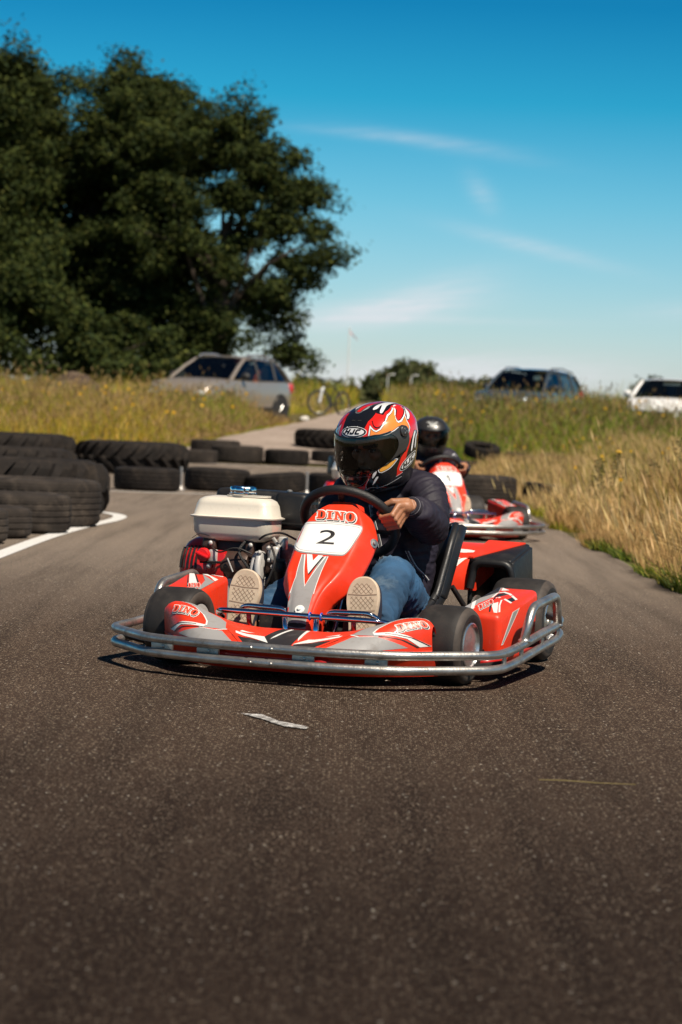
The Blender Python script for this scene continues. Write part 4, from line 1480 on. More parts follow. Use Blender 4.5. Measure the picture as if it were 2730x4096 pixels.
        for k in range(4):
            u = .002 + .008 * k
            lay([(u - .003, .067), (u + .003, .067), (u + .003, .072), (u - .003, .072)], [(0, M_hgry2)], 3, mir=False, rnd=0)
    # chin vent
    q = [(-15.7, -.0877), (7.4, -.0877), (24.5, -.0810), (20.7, -.0938), (12, -.1149), (2.8, -.1192), (-5.3, -.1152), (-12, -.0977)] if style == 'flame' else [(-20, -.0877), (0, -.09), (20, -.0877), (17, -.098), (10, -.112), (0, -.1152), (-10, -.112), (-17, -.098)]
    lay(U(q), [(.0014, M_hgry), (0, M_hout)], 6, mir=False)
    lay(U([(-9, -.096), (9, -.096), (8, -.106), (-8, -.106)]), [(0, M_lining)], 8, mir=False)

RED = (.84, .040, .010)
M_red = mat('red_plastic', RED, .42, coat=.10, var=.06, vscale=5, dirt=(.36, .055, .03), dscale=14, damt=.5, bump=.03, bscale=220)
M_redd = mat('red_painted_steel', (.52, .012, .010), .35, coat=.4)
M_sil = mat('silver_decal', (.30, .29, .285), .5, 0, spec=.3, dirt=(.20, .17, .15), dscale=14, damt=.6)
M_wht = mat('white_decal', (.80, .78, .74), .4, dirt=(.5, .46, .40), dscale=16, damt=.45)
M_blk = mat('black_decal', (.022, .020, .020), .45, dirt=(.09, .08, .075), dscale=12, damt=.6)
M_dred = mat('orange_red_decal', (.85, .07, .025), .4)
M_plate = mat('plate_white', (.84, .83, .80), .3, coat=.3, dirt=(.62, .60, .56), dscale=30, damt=.3)
M_plas = mat('black_plastic', (.011, .0105, .011), .42, var=.2, vscale=8, dirt=(.035, .031, .028), dscale=10, damt=.5, bump=.08, bscale=300)
M_soft = mat('black_foam_grip', (.012, .011, .011), .5, bump=.25, bscale=350)
M_zinc = mat('worn_steel_tube', (.50, .48, .45), .34, .9, var=.2, vscale=14, dirt=(.10, .085, .075), dscale=11, damt=.85, bump=.10, bscale=120)
M_chr = mat('chrome', (.80, .80, .82), .07, 1.)
M_alu = mat('cast_aluminium', (.60, .58, .55), .32, .22, dirt=(.22, .18, .14), dscale=40, damt=.5)
M_rim = mat('spun_alloy_rim', (.72, .71, .69), .28, .95, dirt=(.20, .17, .14), dscale=30, damt=.6)
M_slick = mat('slick_rubber', (.015, .0125, .0115), .62, var=.25, vscale=22, dirt=(.042, .032, .026), dscale=16, damt=.55, bump=.08, bscale=260)
M_slick2 = mat('scrubbed_rubber', (.055, .042, .034), .7, var=.3, vscale=30)
M_dark = mat('dark_steel', (.02, .018, .018), .5, .3, dirt=(.09, .065, .05), dscale=30, damt=.6)
M_tank = mat('cream_enamel', (.72, .66, .56), .28, coat=.5, dirt=(.46, .38, .29), dscale=90, damt=.3)
M_capm = M_chr
M_rcl = mat('engine_red', (.62, .012, .013), .33, coat=.4, dirt=(.12, .02, .015), dscale=25, damt=.5)
M_brass = mat('oily_brown_casting', (.075, .045, .035), .4, .3, dirt=(.02, .015, .012), dscale=28, damt=.7)
M_bluet = mat('blue_cable_tie', (.02, .10, .55), .4)

# DINO lettering, slab serif, one unit high
G_D = [[(0, 0), (.62, 0), (.86, .14), (.95, .36), (.95, .64), (.86, .86), (.62, 1), (0, 1), (0, .84), (.12, .84), (.12, .16), (0, .16)], [(.42, .17), (.55, .17), (.64, .30), (.64, .70), (.55, .83), (.42, .83)]]
G_I = [[(0, 0), (.62, 0), (.62, .16), (.48, .16), (.48, .84), (.62, .84), (.62, 1), (0, 1), (0, .84), (.14, .84), (.14, .16), (0, .16)]]
G_N = [[(0, 0), (.48, 0), (.48, .14), (.36, .14), (.36, .60), (.74, 0), (1.0, 0), (1.0, .86), (1.12, .86), (1.12, 1), (.64, 1), (.64, .86), (.76, .86), (.76, .44), (.40, 1), (0, 1), (0, .86), (.12, .86), (.12, .14), (0, .14)]]
G_O = [[(.30, -.02), (.66, -.02), (.88, .16), (.96, .40), (.96, .62), (.88, .86), (.66, 1.02), (.30, 1.02), (.08, .86), (0, .62), (0, .40), (.08, .16)], [(.42, .16), (.34, .36), (.34, .66), (.42, .86), (.54, .86), (.62, .66), (.62, .36), (.54, .16)]]
WORD = []
px = 0
for g, w in ((G_D, 1.08), (G_I, .76), (G_N, 1.24), (G_O, .96)):
    WORD.append([[(x + px, y) for x, y in lp] for lp in g])
    px += w
WORD_W = px

def word(mb, P, M, step=(.01, .03), sign=1, o=.0012):
    """DINO in red with black drop shadow and white edge; M maps unit letter space to surface (u, v)"""
    for i, dx, dy, gr, m in ((0, .10, -.10, .13, M_wht), (1, 0, 0, .13, M_wht), (2, .10, -.12, .03, M_blk), (3, .05, -.06, .03, M_blk), (4, 0, 0, .05, M_wht), (5, 0, 0, .0, M_dred)):
        for lp in WORD:
            q = [[M(x + dx, y + dy) for x, y in grow(lp[0], gr)]]
            if i in (4, 5) and len(lp) > 1:
                q += [[M(x, y) for x, y in grow(lp[1][::-1], gr)]] if i == 4 else [[M(x, y) for x, y in lp[1]]]
            mb.decal(P, q, m, o + i * .00025, step, sign)

def lin(o, ex, ey):
    return lambda x, y: (o[0] + ex[0] * x + ey[0] * y, o[1] + ex[1] * x + ey[1] * y)

def mirx(p):
    return [(-q[0],) + tuple(q[1:]) for q in p]

def make_kart(label, number):
    K = empty('go_kart')
    tag(K, label, 'go-kart', 'racing go-karts')

    # ---- chassis floor, axles, side rails
    mb = MB()
    mb.box((0, .12, .052), (.62, .62, .012), M_dark, .003)
    for s in (-1, 1):
        mb.tube(fil([(s * .10, -.30, .06), (s * .30, -.12, .06), (s * .30, .55, .06), (s * .34, 1.12, .06)], .08), .015, M_redd)
        mb.tube([(s * .30, 0, .10), (s * .44, 0, .128)], .016, M_redd)
        mb.tube(fil([(s * .25, .1, .07), (s * .60, .1, .07), (s * .60, .62, .09), (s * .3, .7, .06)], .05), .011, M_redd)
    mb.tube([(-.55, 1.0, .14), (.55, 1.0, .14)], .018, M_zinc)
    mb.tube([(-.33, .62, .06), (.33, .62, .06)], .015, M_redd)
    mb.tube([(-.33, 1.12, .06), (.33, 1.12, .06)], .015, M_redd)
    mb.tube(fil([(-.2, -.28, .06), (-.2, -.37, .08), (.2, -.37, .08), (.2, -.28, .06)], .04), .012, M_redd)
    # brake disc and bearing carriers by the rear axle, seen under the seat
    mb.lathe([(.03, -.004), (.085, -.004), (.085, .004), (.03, .004)], M_zinc, Matrix.Translation((.27, 1.0, .14)) @ Matrix.Rotation(R(90), 4, 'Y'), 28, close=True)
    mb.box((.33, 1.0, .13), (.02, .10, .12), M_dark, .01)
    mb.tube([(.215, .86, .26), (.30, .99, .08)], .010, M_dark)
    mb.build('chassis', K)

    # ---- wheels
    def wheel(x, y, Rd, W, s, steer=0.):
        w = empty('wheel', (x, y, Rd), R(steer), K)
        ax = Matrix.Rotation(R(90 * s), 4, 'Y')              # local z of the lathe -> outwards
        mb = MB()
        h = W / 2
        prof = [(.066, h * .55), (.072, h * .84), (.080, h * .96), (Rd * .80, h * 1.0), (Rd * .91, h * .94), (Rd * .968, h * .80), (Rd * .992, h * .55), (Rd, 0), (Rd * .992, -h * .55), (Rd * .968, -h * .80), (Rd * .91, -h * .94), (Rd * .80, -h), (.080, -h * .96), (.072, -h * .84), (.066, -h * .55)]
        mb.lathe(prof, [M_slick, M_slick, M_slick, M_slick2, M_slick2, M_slick, M_slick, M_slick, M_slick, M_slick, M_slick2, M_slick2] + [M_slick] * 3, ax, 56, close=True)
        mb.build('tyre', w, sharp=None)
        mb = MB()
        prof = [(.077, h * .90), (.077, h * .98), (.073, h * 1.0), (.069, h * .92), (.063, h * .80), (.060, h * .30), (.057, -h * .30), (.050, -h * .40), (.034, -h * .34), (.030, -h * .1), (.028, h * .25), (.020, h * .30), (.020, h * .55), (.0, h * .57)]
        mb.lathe(prof, [M_rim] * 5 + [M_dark, M_rim, M_dark, M_dark] + [M_alu] * 8, ax, 40)
        for k in range(3):
            a = 2 * math.pi * k / 3 + .4
            p = ax @ Vector((.042 * math.cos(a), .042 * math.sin(a), -h * .40))
            q = ax @ Vector((.042 * math.cos(a), .042 * math.sin(a), -h * .25))
            mb.tube([p, q], .008, M_dark, 6)
        mb.lathe([(.076, -h * .95), (.062, -h * .8), (.058, -h * .02), (.0, 0)], M_alu, ax, 40)
        mb.build('rim', w)
        return w
    wheel(.478, 0, .129, .165, 1, -4)
    wheel(-.482, 0, .129, .165, -1, -4)
    wheel(.455, .985, .150, .205, 1)
    wheel(-.455, .985, .150, .205, -1)

    # ---- front fairing
    mb = MB()
    us = [-.470 + .94 * k / 80 for k in range(81)]
    vv = [0, .03, .08] + [.08 + .52 * k / 22 for k in range(1, 23)] + [.62, .64, .66, .68, .70, .72, .78, .86, .93, 1]
    g = mb.surf(fair, us, vv, M_red)
    # turn the rear and outer edges down so that the moulding has thickness
    for row, dy, dz in ((g[0], .012, -.02), (g[-1], .05, -.004)):
        q = [mb.bm.verts.new(v.co + Vector((0, dy, dz))) for v in row]
        for i in range(len(q) - 1):
            mb.face((row[i], row[i + 1], q[i + 1], q[i]), M_red)
    for c in (0, -1):
        col_ = [r_[c] for r_ in g]
        q = [mb.bm.verts.new((v.co.x + (-.012 if c == -1 else .012), v.co.y + .03, v.co.z - .006)) for v in col_]
        for i in range(len(q) - 1):
            mb.face((col_[i], col_[i + 1], q[i + 1], q[i]), M_red)
    fairing_graphics(mb)
    mb.build('front_fairing', K, sharp=50)

    # ---- tubular bumper all round
    rail = lambda dz: [(0, -.437, .068 + dz), (.20, -.432, .068 + dz), (.43, -.372, .068 + dz), (.680, -.120, .068 + dz), (.682, .02, .071 + dz), (.68, .16, .080 + dz), (.68, .40, .102 + dz), (.68, .60, .116 + dz), (.665, .735, .132 + dz), (.60, .80, .136 + dz)]
    for dz in (0, .047):
        half = rail(dz)
        pts = mirx(half[:0:-1]) + half
        mb = MB()
        mb.tube(fil(pts, .075, 6), .0150, M_zinc, 12)
        for s in (-.035, .035):                                     # sleeve bolts on the middle joint
            mb.ball((s, -.452, .068 + dz), (.006, .004, .006), M_zinc, n=8)
        mb.build('bumper_tube', K, sharp=None)
    for x, y, z in ((.13, -.428, .09), (-.20, -.425, .09), (.36, -.388, .09), (-.38, -.382, .09)):
        mb = MB()
        mb.box((x, y + .018, z), (.075, .012, .040), M_zinc, .002)
        mb.ball((x + .005, y + .012, z), (.007, .005, .007), M_zinc, n=8)
        mb.build('bumper_bracket', K)
    for s in (-1, 1):
        for y, z in ((-.03, .094), (.17, .105), (.42, .128), (.62, .14)):
            mb = MB()
            mb.box((s * .68, y, z), (.010, .022, .030), M_zinc, .002)
            if y in (-.03, .42):
                mb.tube([(s * .68, y, z - .01), (s * .58, y, z - .03)], .010, M_dark, 8)
            mb.build('bumper_bracket', K)
    for s in (-1, 1):
        mb = MB()
        mb.tube(fil([(s * .675, .205, .130), (s * .682, .275, .247), (s * .682, .585, .272), (s * .680, .625, .160)], .045, 6), .0155, M_zinc, 12)
        mb.ball((s * .678, .207, .140), (.022, .022, .012), M_zinc, n=10)
        mb.ball((s * .678, .624, .166), (.022, .022, .012), M_zinc, n=10)
        mb.build('side_hoop', K, sharp=None)

    # ---- side pods
    for s in (1, -1):
        mb = MB()
        b4, t4 = (PB, PT) if s > 0 else (QB, QT)
        cor = b4 + t4 if s > 0 else [b4[1], b4[0], b4[3], b4[2], t4[1], t4[0], t4[3], t4[2]]
        mb.hexa(cor, M_red, .022, 4)
        # hollow, dark front opening below the nose of the pod
        f = lambda p: (p[0] if s > 0 else -p[0] - .02, p[1] + (0 if s > 0 else .027), p[2])
        mb.hexa([f(p) for p in ((.482, .1455, .085), (.567, .1455, .085), (.567, .16, .085), (.482, .16, .085), (.482, .1385, .185), (.567, .1385, .185), (.567, .16, .185), (.482, .16, .185))], M_dark, .008, 2)
        pod_graphics(mb, s)
        mb.build('side_pod', K, sharp=50)

    # ---- rear body behind the seat, with its black hollow over the left rear wheel
    mb = MB()
    z0, z1 = .245, .355
    # red shell: front face sloping, top
    def shell(u, v):
        x = -.36 + .595 * u
        if v < .5:
            t = v / .5
            return Vector((x, .945 + .053 * t - .012 * math.sin(t * 3.14), z0 + (z1 - z0) * t))
        t = (v - .5) / .5
        return Vector((x, 1.0 + .26 * t, z1 + .050 * math.sin(t * math.pi / 2)))
    mb.surf(shell, [k / 16 for k in range(17)], [k / 20 for k in range(21)], M_red)
    mb.hexa([(-.34, 1.01, .24), (.26, 1.01, .24), (.26, 1.26, .30), (-.34, 1.26, .30), (-.34, 1.02, .345), (.26, 1.02, .345), (.26, 1.25, .39), (-.34, 1.25, .39)], M_red)
    for k, (a, b_) in enumerate(((.865, .89), (.905, .935))):
        mb.decal(shell, [smooth2([(a - .10, .02), (b_ - .10, .02), (b_ - .03, .30), (b_ + .03, .48), (b_ + .05, .52), (a + .05, .52), (a + .02, .48), (a - .04, .30)], 1)], M_wht, .001, (.05, .05), 1)
    mb.decal(shell, [smooth2([(.55, .55), (.75, .62), (.99, .63), (.99, .70), (.75, .72), (.55, .80)], 1)], M_wht, .001, (.1, .05), 1)
    mb.decal(shell, [smooth2([(.57, .60), (.74, .66), (.90, .665), (.75, .69), (.57, .72)], 1)], M_sil, .0016, (.1, .05), 1)
    mb.decal(shell, [smooth2([(.78, .03), (.83, .2), (.93, .47), (.89, .48), (.72, .3), (.60, .49), (.56, .49), (.66, .2), (.72, .03)], 1)], M_wht, .001, (.1, .05), 1)
    mb.decal(shell, [smooth2([(.76, .06), (.83, .27), (.88, .42), (.72, .22), (.63, .42), (.60, .44), (.69, .18), (.72, .06)], 1)], M_red, .0016, (.1, .05), 1)
    # red skin running on over the inner part of the wheel arch
    mb.hexa([(.230, 1.0, .360), (.250, .998, .360), (.375, 1.255, .408), (.230, 1.255, .408), (.230, 1.0, .3665), (.250, .998, .3660), (.375, 1.255, .4160), (.230, 1.255, .4185)], M_red)
    mb.build('rear_body', K, sharp=60)
    mb = MB()
    # black moulded arch: inner post, lintel and outer block round a dark hollow
    OX = -.032
    A = lambda p: (p[0] + OX, p[1], p[2])
    mb.tube(fil([A((.272, 1.0, .25)), A((.285, 1.0, .345)), A((.42, 1.0, .345)), A((.435, 1.02, .25))], .035, 6), .016, M_plas, 10)
    for pts in (((.268, .999, .342), (.428, .999, .342), (.428, 1.26, .39), (.268, 1.26, .40), (.268, .999, .362), (.425, .999, .360), (.42, 1.26, .412), (.268, 1.26, .414)),
                ((.424, 1.0, .20), (.444, 1.0, .20), (.444, 1.26, .22), (.424, 1.26, .22), (.416, 1.0, .352), (.436, 1.0, .352), (.434, 1.26, .402), (.414, 1.26, .402)),
                ((.26, 1.245, .20), (.43, 1.245, .20), (.43, 1.262, .20), (.26, 1.262, .20), (.26, 1.245, .395), (.425, 1.245, .395), (.425, 1.262, .395), (.26, 1.262, .395)),
                ((.262, 1.01, .20), (.276, 1.01, .20), (.276, 1.25, .20), (.262, 1.25, .20), (.262, 1.01, .345), (.276, 1.01, .345), (.276, 1.25, .395), (.262, 1.25, .395))):
        mb.hexa([A(p) for p in pts], M_plas, .006, 3)
    mb.box((.235, 1.05, .20), (.02, .06, .16), M_plas, .005)
    mb.build('wheel_arch', K)

    # ---- number panel
    mb = MB()
    zs = [.145 + (.572 - .145) * k / 120 for k in range(0, 121)]
    rows = []
    for z in zs:
        W = spl(NWz, NWw, z)
        rows.append([mb.bm.verts.new(nose(W * s, z)) for s in [-1, -.985, -.96, -.92, -.87] + [-.8 + .05 * k for k in range(33)] + [.87, .92, .96, .985, 1]])
    for a, b_ in zip(rows, rows[1:]):
        for i in range(len(a) - 1):
            mb.face((a[i], a[i + 1], b_[i + 1], b_[i]), M_red)
    # lip turned back round the edge
    edge = [r_[0] for r_ in rows] + rows[-1][1:] + [r_[-1] for r_ in rows[::-1]][1:] + rows[0][1:-1][::-1]
    back = [mb.bm.verts.new(v.co + Vector((-v.co.x * .06, .028, -.006))) for v in edge]
    for i in range(len(edge)):
        j = (i + 1) % len(edge)
        mb.face((edge[i], edge[j], back[j], back[i]), M_red)
    nose_graphics(mb)
    # washers
    for x, z in ((.0, .215), (.136, .478)):
        p = nose(x, z)
        n = Vector((.0, -.8, .6)) if x == 0 else Vector((.8, -.5, .3))
        q = n.to_track_quat('Z', 'Y').to_matrix().to_4x4()
        q.translation = p + n.normalized() * .002
        mb.lathe([(.017, 0), (.016, .003), (.007, .004), (.006, .009), (0, .010)], M_wht if x == 0 else M_zinc, q, 18)
    # dark socket at the foot of the panel
    n = Vector((0, -.9, .45))
    q = n.to_track_quat('Z', 'Y').to_matrix().to_4x4()
    q.translation = nose(0, .165) + n.normalized() * .0015
    mb.lathe([(.026, 0), (.024, .001), (0, .0005)], M_dark, q @ Matrix.Diagonal((1.25, .35, 1, 1)), 20)
    panel = mb.build('nose_panel', K, sharp=55)
    mb = MB()
    plate_graphics(mb, number)
    mb.build('number_plate', panel, sharp=None)

    # ---- chrome foot guard with its two hoops, and blue ties
    mb = MB()
    mb.tube(fil([(-.325, .0, .168), (-.312, -.085, .196), (-.235, -.115, .200), (.21, -.115, .198), (.29, -.085, .194), (.305, .0, .168)], .04, 5), .0098, M_chr, 12)
    mb.build('foot_guard', K, sharp=None)
    for s in (-1, 1):
        mb = MB()
        mb.tube(fil([(s * .06, -.03, .165), (s * .07, -.055, .212), (s * .23, -.055, .216), (s * .262, -.01, .165)], .03, 5), .0095, M_chr, 12)
        mb.tube(fil([(s * .185, -.11, .195), (s * .185, -.10, .150), (s * .15, -.10, .115)], .03), .009, M_redd, 8)
        mb.tube([(s * .055, -.11, .19), (s * .05, -.09, .08)], .010, M_chr, 10)
        mb.tube([(s * .03, -.05, .21), (s * .028, -.06, .07)], .008, M_zinc, 8)
        mb.build('pedal_hoop', K, sharp=None)
        mb = MB()
        mb.hexa([(s * .15 - .05, .005, .09), (s * .15 + .05, .005, .09), (s * .15 + .05, .02, .09), (s * .15 - .05, .02, .09), (s * .15 - .05, .03, .20), (s * .15 + .05, .03, .20), (s * .15 + .05, .045, .20), (s * .15 - .05, .045, .20)], M_dark, .004)
        mb.build('pedal', K)
    for x in (.035, .075):
        mb = MB()
        mb.tube([(x, -.115 + .0125 * math.cos(a), .199 + .0125 * math.sin(a)) for a in [2 * math.pi * k / 14 for k in range(14)]], .0022, M_bluet, 6, True)
        mb.build('cable_tie', K)

    # ---- steering
    sw = empty('steering_wheel', (-.02, .385, .492), 0, K)
    sw.rotation_euler = (R(-45), 0, 0)
    mb = MB()
    mb.tube([(.165 * math.cos(2 * math.pi * k / 64), .165 * math.sin(2 * math.pi * k / 64), 0) for k in range(64)], .0165, M_soft, 14, True)
    for k in (8, 24):
        a = 2 * math.pi * k / 64
        mb.tube([(.165 * math.cos(2 * math.pi * (k + d) / 64), .165 * math.sin(2 * math.pi * (k + d) / 64), 0) for d in (-.12, .12)], .0172, M_dark, 14)
    mb.build('rim', sw, sharp=None)
    mb = MB()
    for a in (R(15), R(165), R(270)):
        mb.tube([(.02 * math.cos(a), .02 * math.sin(a), -.02), (.10 * math.cos(a), .10 * math.sin(a), -.012), (.158 * math.cos(a), .158 * math.sin(a), 0)], .011, M_dark, 8, flat=.4)
    mb.lathe([(.038, -.03), (.04, -.02), (.036, -.008), (0, -.006)], M_dark, None, 20)
    mb.build('spokes', sw)
    mb = MB()
    mb.tube([(-.02, .37, .487), (-.01, .02, .12)], .012, M_zinc, 12)
    mb.tube([(.045, .18, .30), (.06, .02, .07)], .009, M_chr, 10)
    mb.tube([(-.045, .18, .30), (-.06, .02, .07)], .009, M_chr, 10)
    mb.build('steering_column', K)

    # ---- seat
    SV = [0, .12, .26, .40, .52, .64, .80, 1]
    SY = [.44, .54, .68, .80, .865, .905, .94, .985]
    SZ = [.105, .065, .058, .09, .165, .26, .37, .458]
    SW_ = [.145, .172, .185, .19, .192, .195, .20, .185]
    SH = [.035, .09, .15, .17, .165, .15, .12, .05]
    def seat(u, v):
        y, z, w, h = spl(SV, SY, v), spl(SV, SZ, v), spl(SV, SW_, v), spl(SV, SH, v)
        e = .01
        ty, tz = spl(SV, SY, min(1, v + e)) - spl(SV, SY, max(0, v - e)), spl(SV, SZ, min(1, v + e)) - spl(SV, SZ, max(0, v - e))
        n = Vector((0, -tz, ty)).normalized()
        a = abs(u)
        k = a ** 3.2
        return Vector((math.copysign(w * (1.08 * a - .08 * a ** 3 + .06 * k * a), u), y, z)) + n * h * k
    mb = MB()
    us = [-1 + k / 14 for k in range(29)]
    vs_ = [k / 30 for k in range(31)]
    g = mb.surf(seat, us, vs_, M_plas)
    rim = [seat(-1, v) for v in vs_] + [seat(u, 1) for u in us[1:-1]] + [seat(1, v) for v in vs_[::-1]]
    mb.tube(fil(rim, .03, 2), .0135, M_plas, 10)
    mb.tube(fil([seat(u, 0) for u in us], .02, 2), .012, M_plas, 8)
    # outer flange that rolls back beside the left and right edge
    for s in (-1, 1):
        a_ = [seat(s, v) for v in vs_[6:]]
        q1 = [p + Vector((s * .016, .020, .004)) for p in a_]
        q2 = [p + Vector((s * .020, .075, -.01)) for p in a_]
        rows2 = [[mb.bm.verts.new(p) for p in r_] for r_ in (a_, q1, q2)]
        for r1, r2 in zip(rows2, rows2[1:]):
            for i in range(len(r1) - 1):
                mb.face((r1[i], r1[i + 1], r2[i + 1], r2[i]), M_plas)
    st = mb.build('seat', K, sharp=None)
    # ---- engine on the driver's right
    E_ = empty('engine', (-.587, .78, 0), 0, K)
    eo = Vector((.55, -.78, 0))
    T3 = lambda p: Vector(p) + eo
    def rrect(x0, x1, y0, y1, z, r, n=5):
        out = []
        for cx_, cy_, a0 in ((x1 - r, y1 - r, 0), (x0 + r, y1 - r, 90), (x0 + r, y0 + r, 180), (x1 - r, y0 + r, 270)):
            for k in range(n + 1):
                a = R(a0 + 90 * k / n)
                out.append(T3((cx_ + r * math.cos(a), cy_ + r * math.sin(a), z)))
        return out
    mb = MB()
    X0, X1, Y0, Y1 = -.722, -.402, .68, .845
    rings = [rrect(X0 + .075, X1 - .055, Y0 + .05, Y1 - .04, .384, .03), rrect(X0 + .045, X1 - .032, Y0 + .024, Y1 - .02, .387, .035), rrect(X0 + .020, X1 - .014, Y0 + .010, Y1 - .006, .398, .04), rrect(X0 + .006, X1 - .005, Y0 + .004, Y1, .416, .04), rrect(X0 + .002, X1 - .002, Y0 + .002, Y1, .468, .04),
             rrect(X0 - .008, X1 + .008, Y0 - .008, Y1 + .008, .470, .045), rrect(X0 - .009, X1 + .009, Y0 - .009, Y1 + .009, .4745, .045), rrect(X0 - .004, X1 + .004, Y0 - .004, Y1 + .004, .4765, .045),
             rrect(X0 + .004, X1 - .004, Y0 + .004, Y1 - .004, .480, .04), rrect(X0 + .012, X1 - .010, Y0 + .010, Y1 - .01, .520, .04), rrect(X0 + .020, X1 - .018, Y0 + .016, Y1 - .016, .536, .04), rrect(X0 + .034, X1 - .032, Y0 + .030, Y1 - .03, .545, .04), rrect(X0 + .07, X1 - .07, Y0 + .06, Y1 - .06, .551, .02)]
    mb.loft(rings, M_tank)
    ring = [rrect(-.60, -.44, .72, .81, z, .03) for z in (.549, .556)]
    mb.loft(ring, M_tank)
    mb.build('fuel_tank', E_, sharp=60)
    mb = MB()
    mx = Matrix.Translation(T3((-.545, .765, .556)))
    mb.lathe([(.050, 0), (.052, .002), (.052, .006), (.047, .008), (.0485, .012), (.0485, .026), (.045, .031), (.038, .032), (.034, .030), (0, .030)], M_chr, mx, 60, mod=lambda q, k: (-.004 if 3 <= q <= 6 and k % 10 < 3 else 0))
    mb.build('fuel_cap', E_)
    mb = MB()
    # air filter and silencer box behind the tank
    mb.hexa([T3(p) for p in ((-.71, .865, .425), (-.43, .865, .425), (-.43, 1.0, .425), (-.71, 1.0, .425), (-.70, .868, .576), (-.43, .868, .572), (-.43, .995, .572), (-.70, .995, .576))], M_plas, .022, 4)
    mb.hexa([T3(p) for p in ((-.455, .86, .432), (-.325, .86, .428), (-.325, 1.01, .428), (-.455, 1.01, .432), (-.455, .862, .571), (-.331, .862, .566), (-.331, 1.005, .566), (-.455, 1.005, .571))], M_plas, .016, 4)
    mb.box(T3((-.388, .935, .455)), (.130, .16, .006), M_dark)
    for i in range(5):
        for j in range(3):
            mb.box(T3((-.3265, .895 + .042 * j, .545 - .024 * i)), (.008, .030, .013), M_dark)
    mb.ball(T3((-.42, .92, .574)), (.012, .012, .007), M_zinc, n=10)
    mb.build('air_filter', E_)
    mb = MB()
    # recoil starter housing, axis across the kart, slotted rim
    ax = Matrix.Translation(T3((-.655, .80, .272))) @ Matrix.Rotation(R(-90), 4, 'Y')
    mb.lathe([(.118, -.01), (.122, .03), (.118, .075), (.105, .10), (.08, .115), (.03, .120), (0, .121)], M_rcl, ax, 40)
    for a0 in (-62, 18):
        for k in range(6):
            for hh in (.055,):
                a = R(a0 + 0)
        for k in range(5):
            x = -.688 - .0165 * k
            for j in range(4):
                a = R((8 if a0 > 0 else -58) + 11 * j)
                rr_ = (.1212, .1202, .1188, .1150, .1075)[k]
                c = Vector((x, .80 - rr_ * math.cos(a), .272 + rr_ * math.sin(a)))
                mb.box(T3(c), (.008, .006, .0235 * rr_ / .12), M_dark, 0, Matrix.Rotation(-a, 3, 'X'))
    mb.box(T3((-.605, .685, .30)), (.07, .03, .10), M_rcl, .006)
    mb.build('recoil_cover', E_)
    mb = MB()
    k = T3((-.645, .655, .332))
    mb.lathe([(.026, 0), (.026, .012), (.022, .018), (0, .019)], M_redsw, Matrix.Translation(k) @ Matrix.Rotation(R(90), 4, 'X'), 20)
    mb.box(k + Vector((0, -.022, .0)), (.052, .012, .012), M_redsw, .004, Matrix.Rotation(R(20), 3, 'Y'))
    mb.build('engine_switch', E_)
    mb = MB()
    # crankcase, cylinder, brackets, pipes
    mb.box(T3((-.53, .80, .17)), (.22, .22, .20), M_alu, .03, None, 3)
    mb.lathe([(.052, 0), (.055, .01), (.055, .09), (.05, .10)], M_brass, Matrix.Translation(T3((-.585, .72, .295))) @ Matrix.Rotation(R(90), 4, 'Y'), 24)
    mb.box(T3((-.505, .80, .30)), (.10, .14, .14), M_dark, .02)
    for x, w in ((-.645, .055), (-.485, .034)):
        mb.hexa([T3(p) for p in ((x - w / 2, .69, .325 if x > -.6 else .36), (x + w / 2, .69, .325 if x > -.6 else .36), (x + w / 2, .72, .33), (x - w / 2, .72, .33), (x - w / 2, .70, .398), (x + w / 2, .70, .398), (x + w / 2, .74, .398), (x - w / 2, .74, .398))], M_brass, .010, 3)
        mb.ball(T3((x + .008, .692, .375)), (.009, .007, .009), M_alu, n=10)
    mb.box(T3((-.615, .675, .325)), (.035, .03, .055), M_alu, .008)
    mb.ball(T3((-.628, .665, .292)), (.011, .012, .011), M_alu, n=10)
    mb.tube([T3((-.66, .655, .305)), T3((-.58, .655, .307))], .005, M_dark, 8)
    mb.tube([T3((-.552, .655, .325)), T3((-.53, .66, .275))], .003, M_alu, 6)
    mb.tube(fil([T3((-.435, .68, .345)), T3((-.435, .66, .30)), T3((-.425, .66, .22)), T3((-.415, .68, .17))], .03), .013, M_alu, 10)
    mb.tube(fil([T3((-.455, .69, .34)), T3((-.46, .67, .29)), T3((-.45, .67, .21))], .03), .010, M_alu, 10)
    mb.box(T3((-.442, .70, .30)), (.035, .05, .11), M_alu, .012, None, 3)
    mb.box(T3((-.395, .73, .345)), (.045, .05, .06), M_alu, .012, None, 3)
    mb.box(T3((-.375, .76, .385)), (.028, .04, .05), M_alu, .008)
    mb.tube([T3((-.40, .72, .405)), T3((-.372, .74, .36))], .007, M_alu, 8)
    for p in ((-.43, .668, .352), (-.405, .69, .37), (-.40, .69, .325), (-.425, .665, .245), (-.415, .67, .20), (-.39, .70, .30)):
        mb.ball(T3(p), .009, M_alu, n=8)
    mb.lathe([(.024, 0), (.026, .01), (.026, .03), (.022, .036), (0, .036)], M_plas, Matrix.Translation(T3((-.362, .70, .285))), 18)
    mb.box(T3((-.362, .70, .325)), (.045, .010, .014), M_plas, .003)
    mb.tube([T3((-.362, .70, .29)), T3((-.365, .74, .18))], .020, M_plas, 12)
    mb.box(T3((-.39, .80, .27)), (.05, .16, .22), M_dark, .02)
    mb.tube(fil([T3((-.64, .69, .40)), T3((-.68, .68, .41)), T3((-.71, .69, .39))], .02), .0012, M_dark, 5)
    mb.box(T3((-.53, .80, .066)), (.30, .26, .014), M_dark)
    mb.box(T3((-.55, .79, .34)), (.26, .15, .10), M_dark, .02)
    mb.box(T3((-.44, .79, .33)), (.09, .15, .12), M_brass, .02)
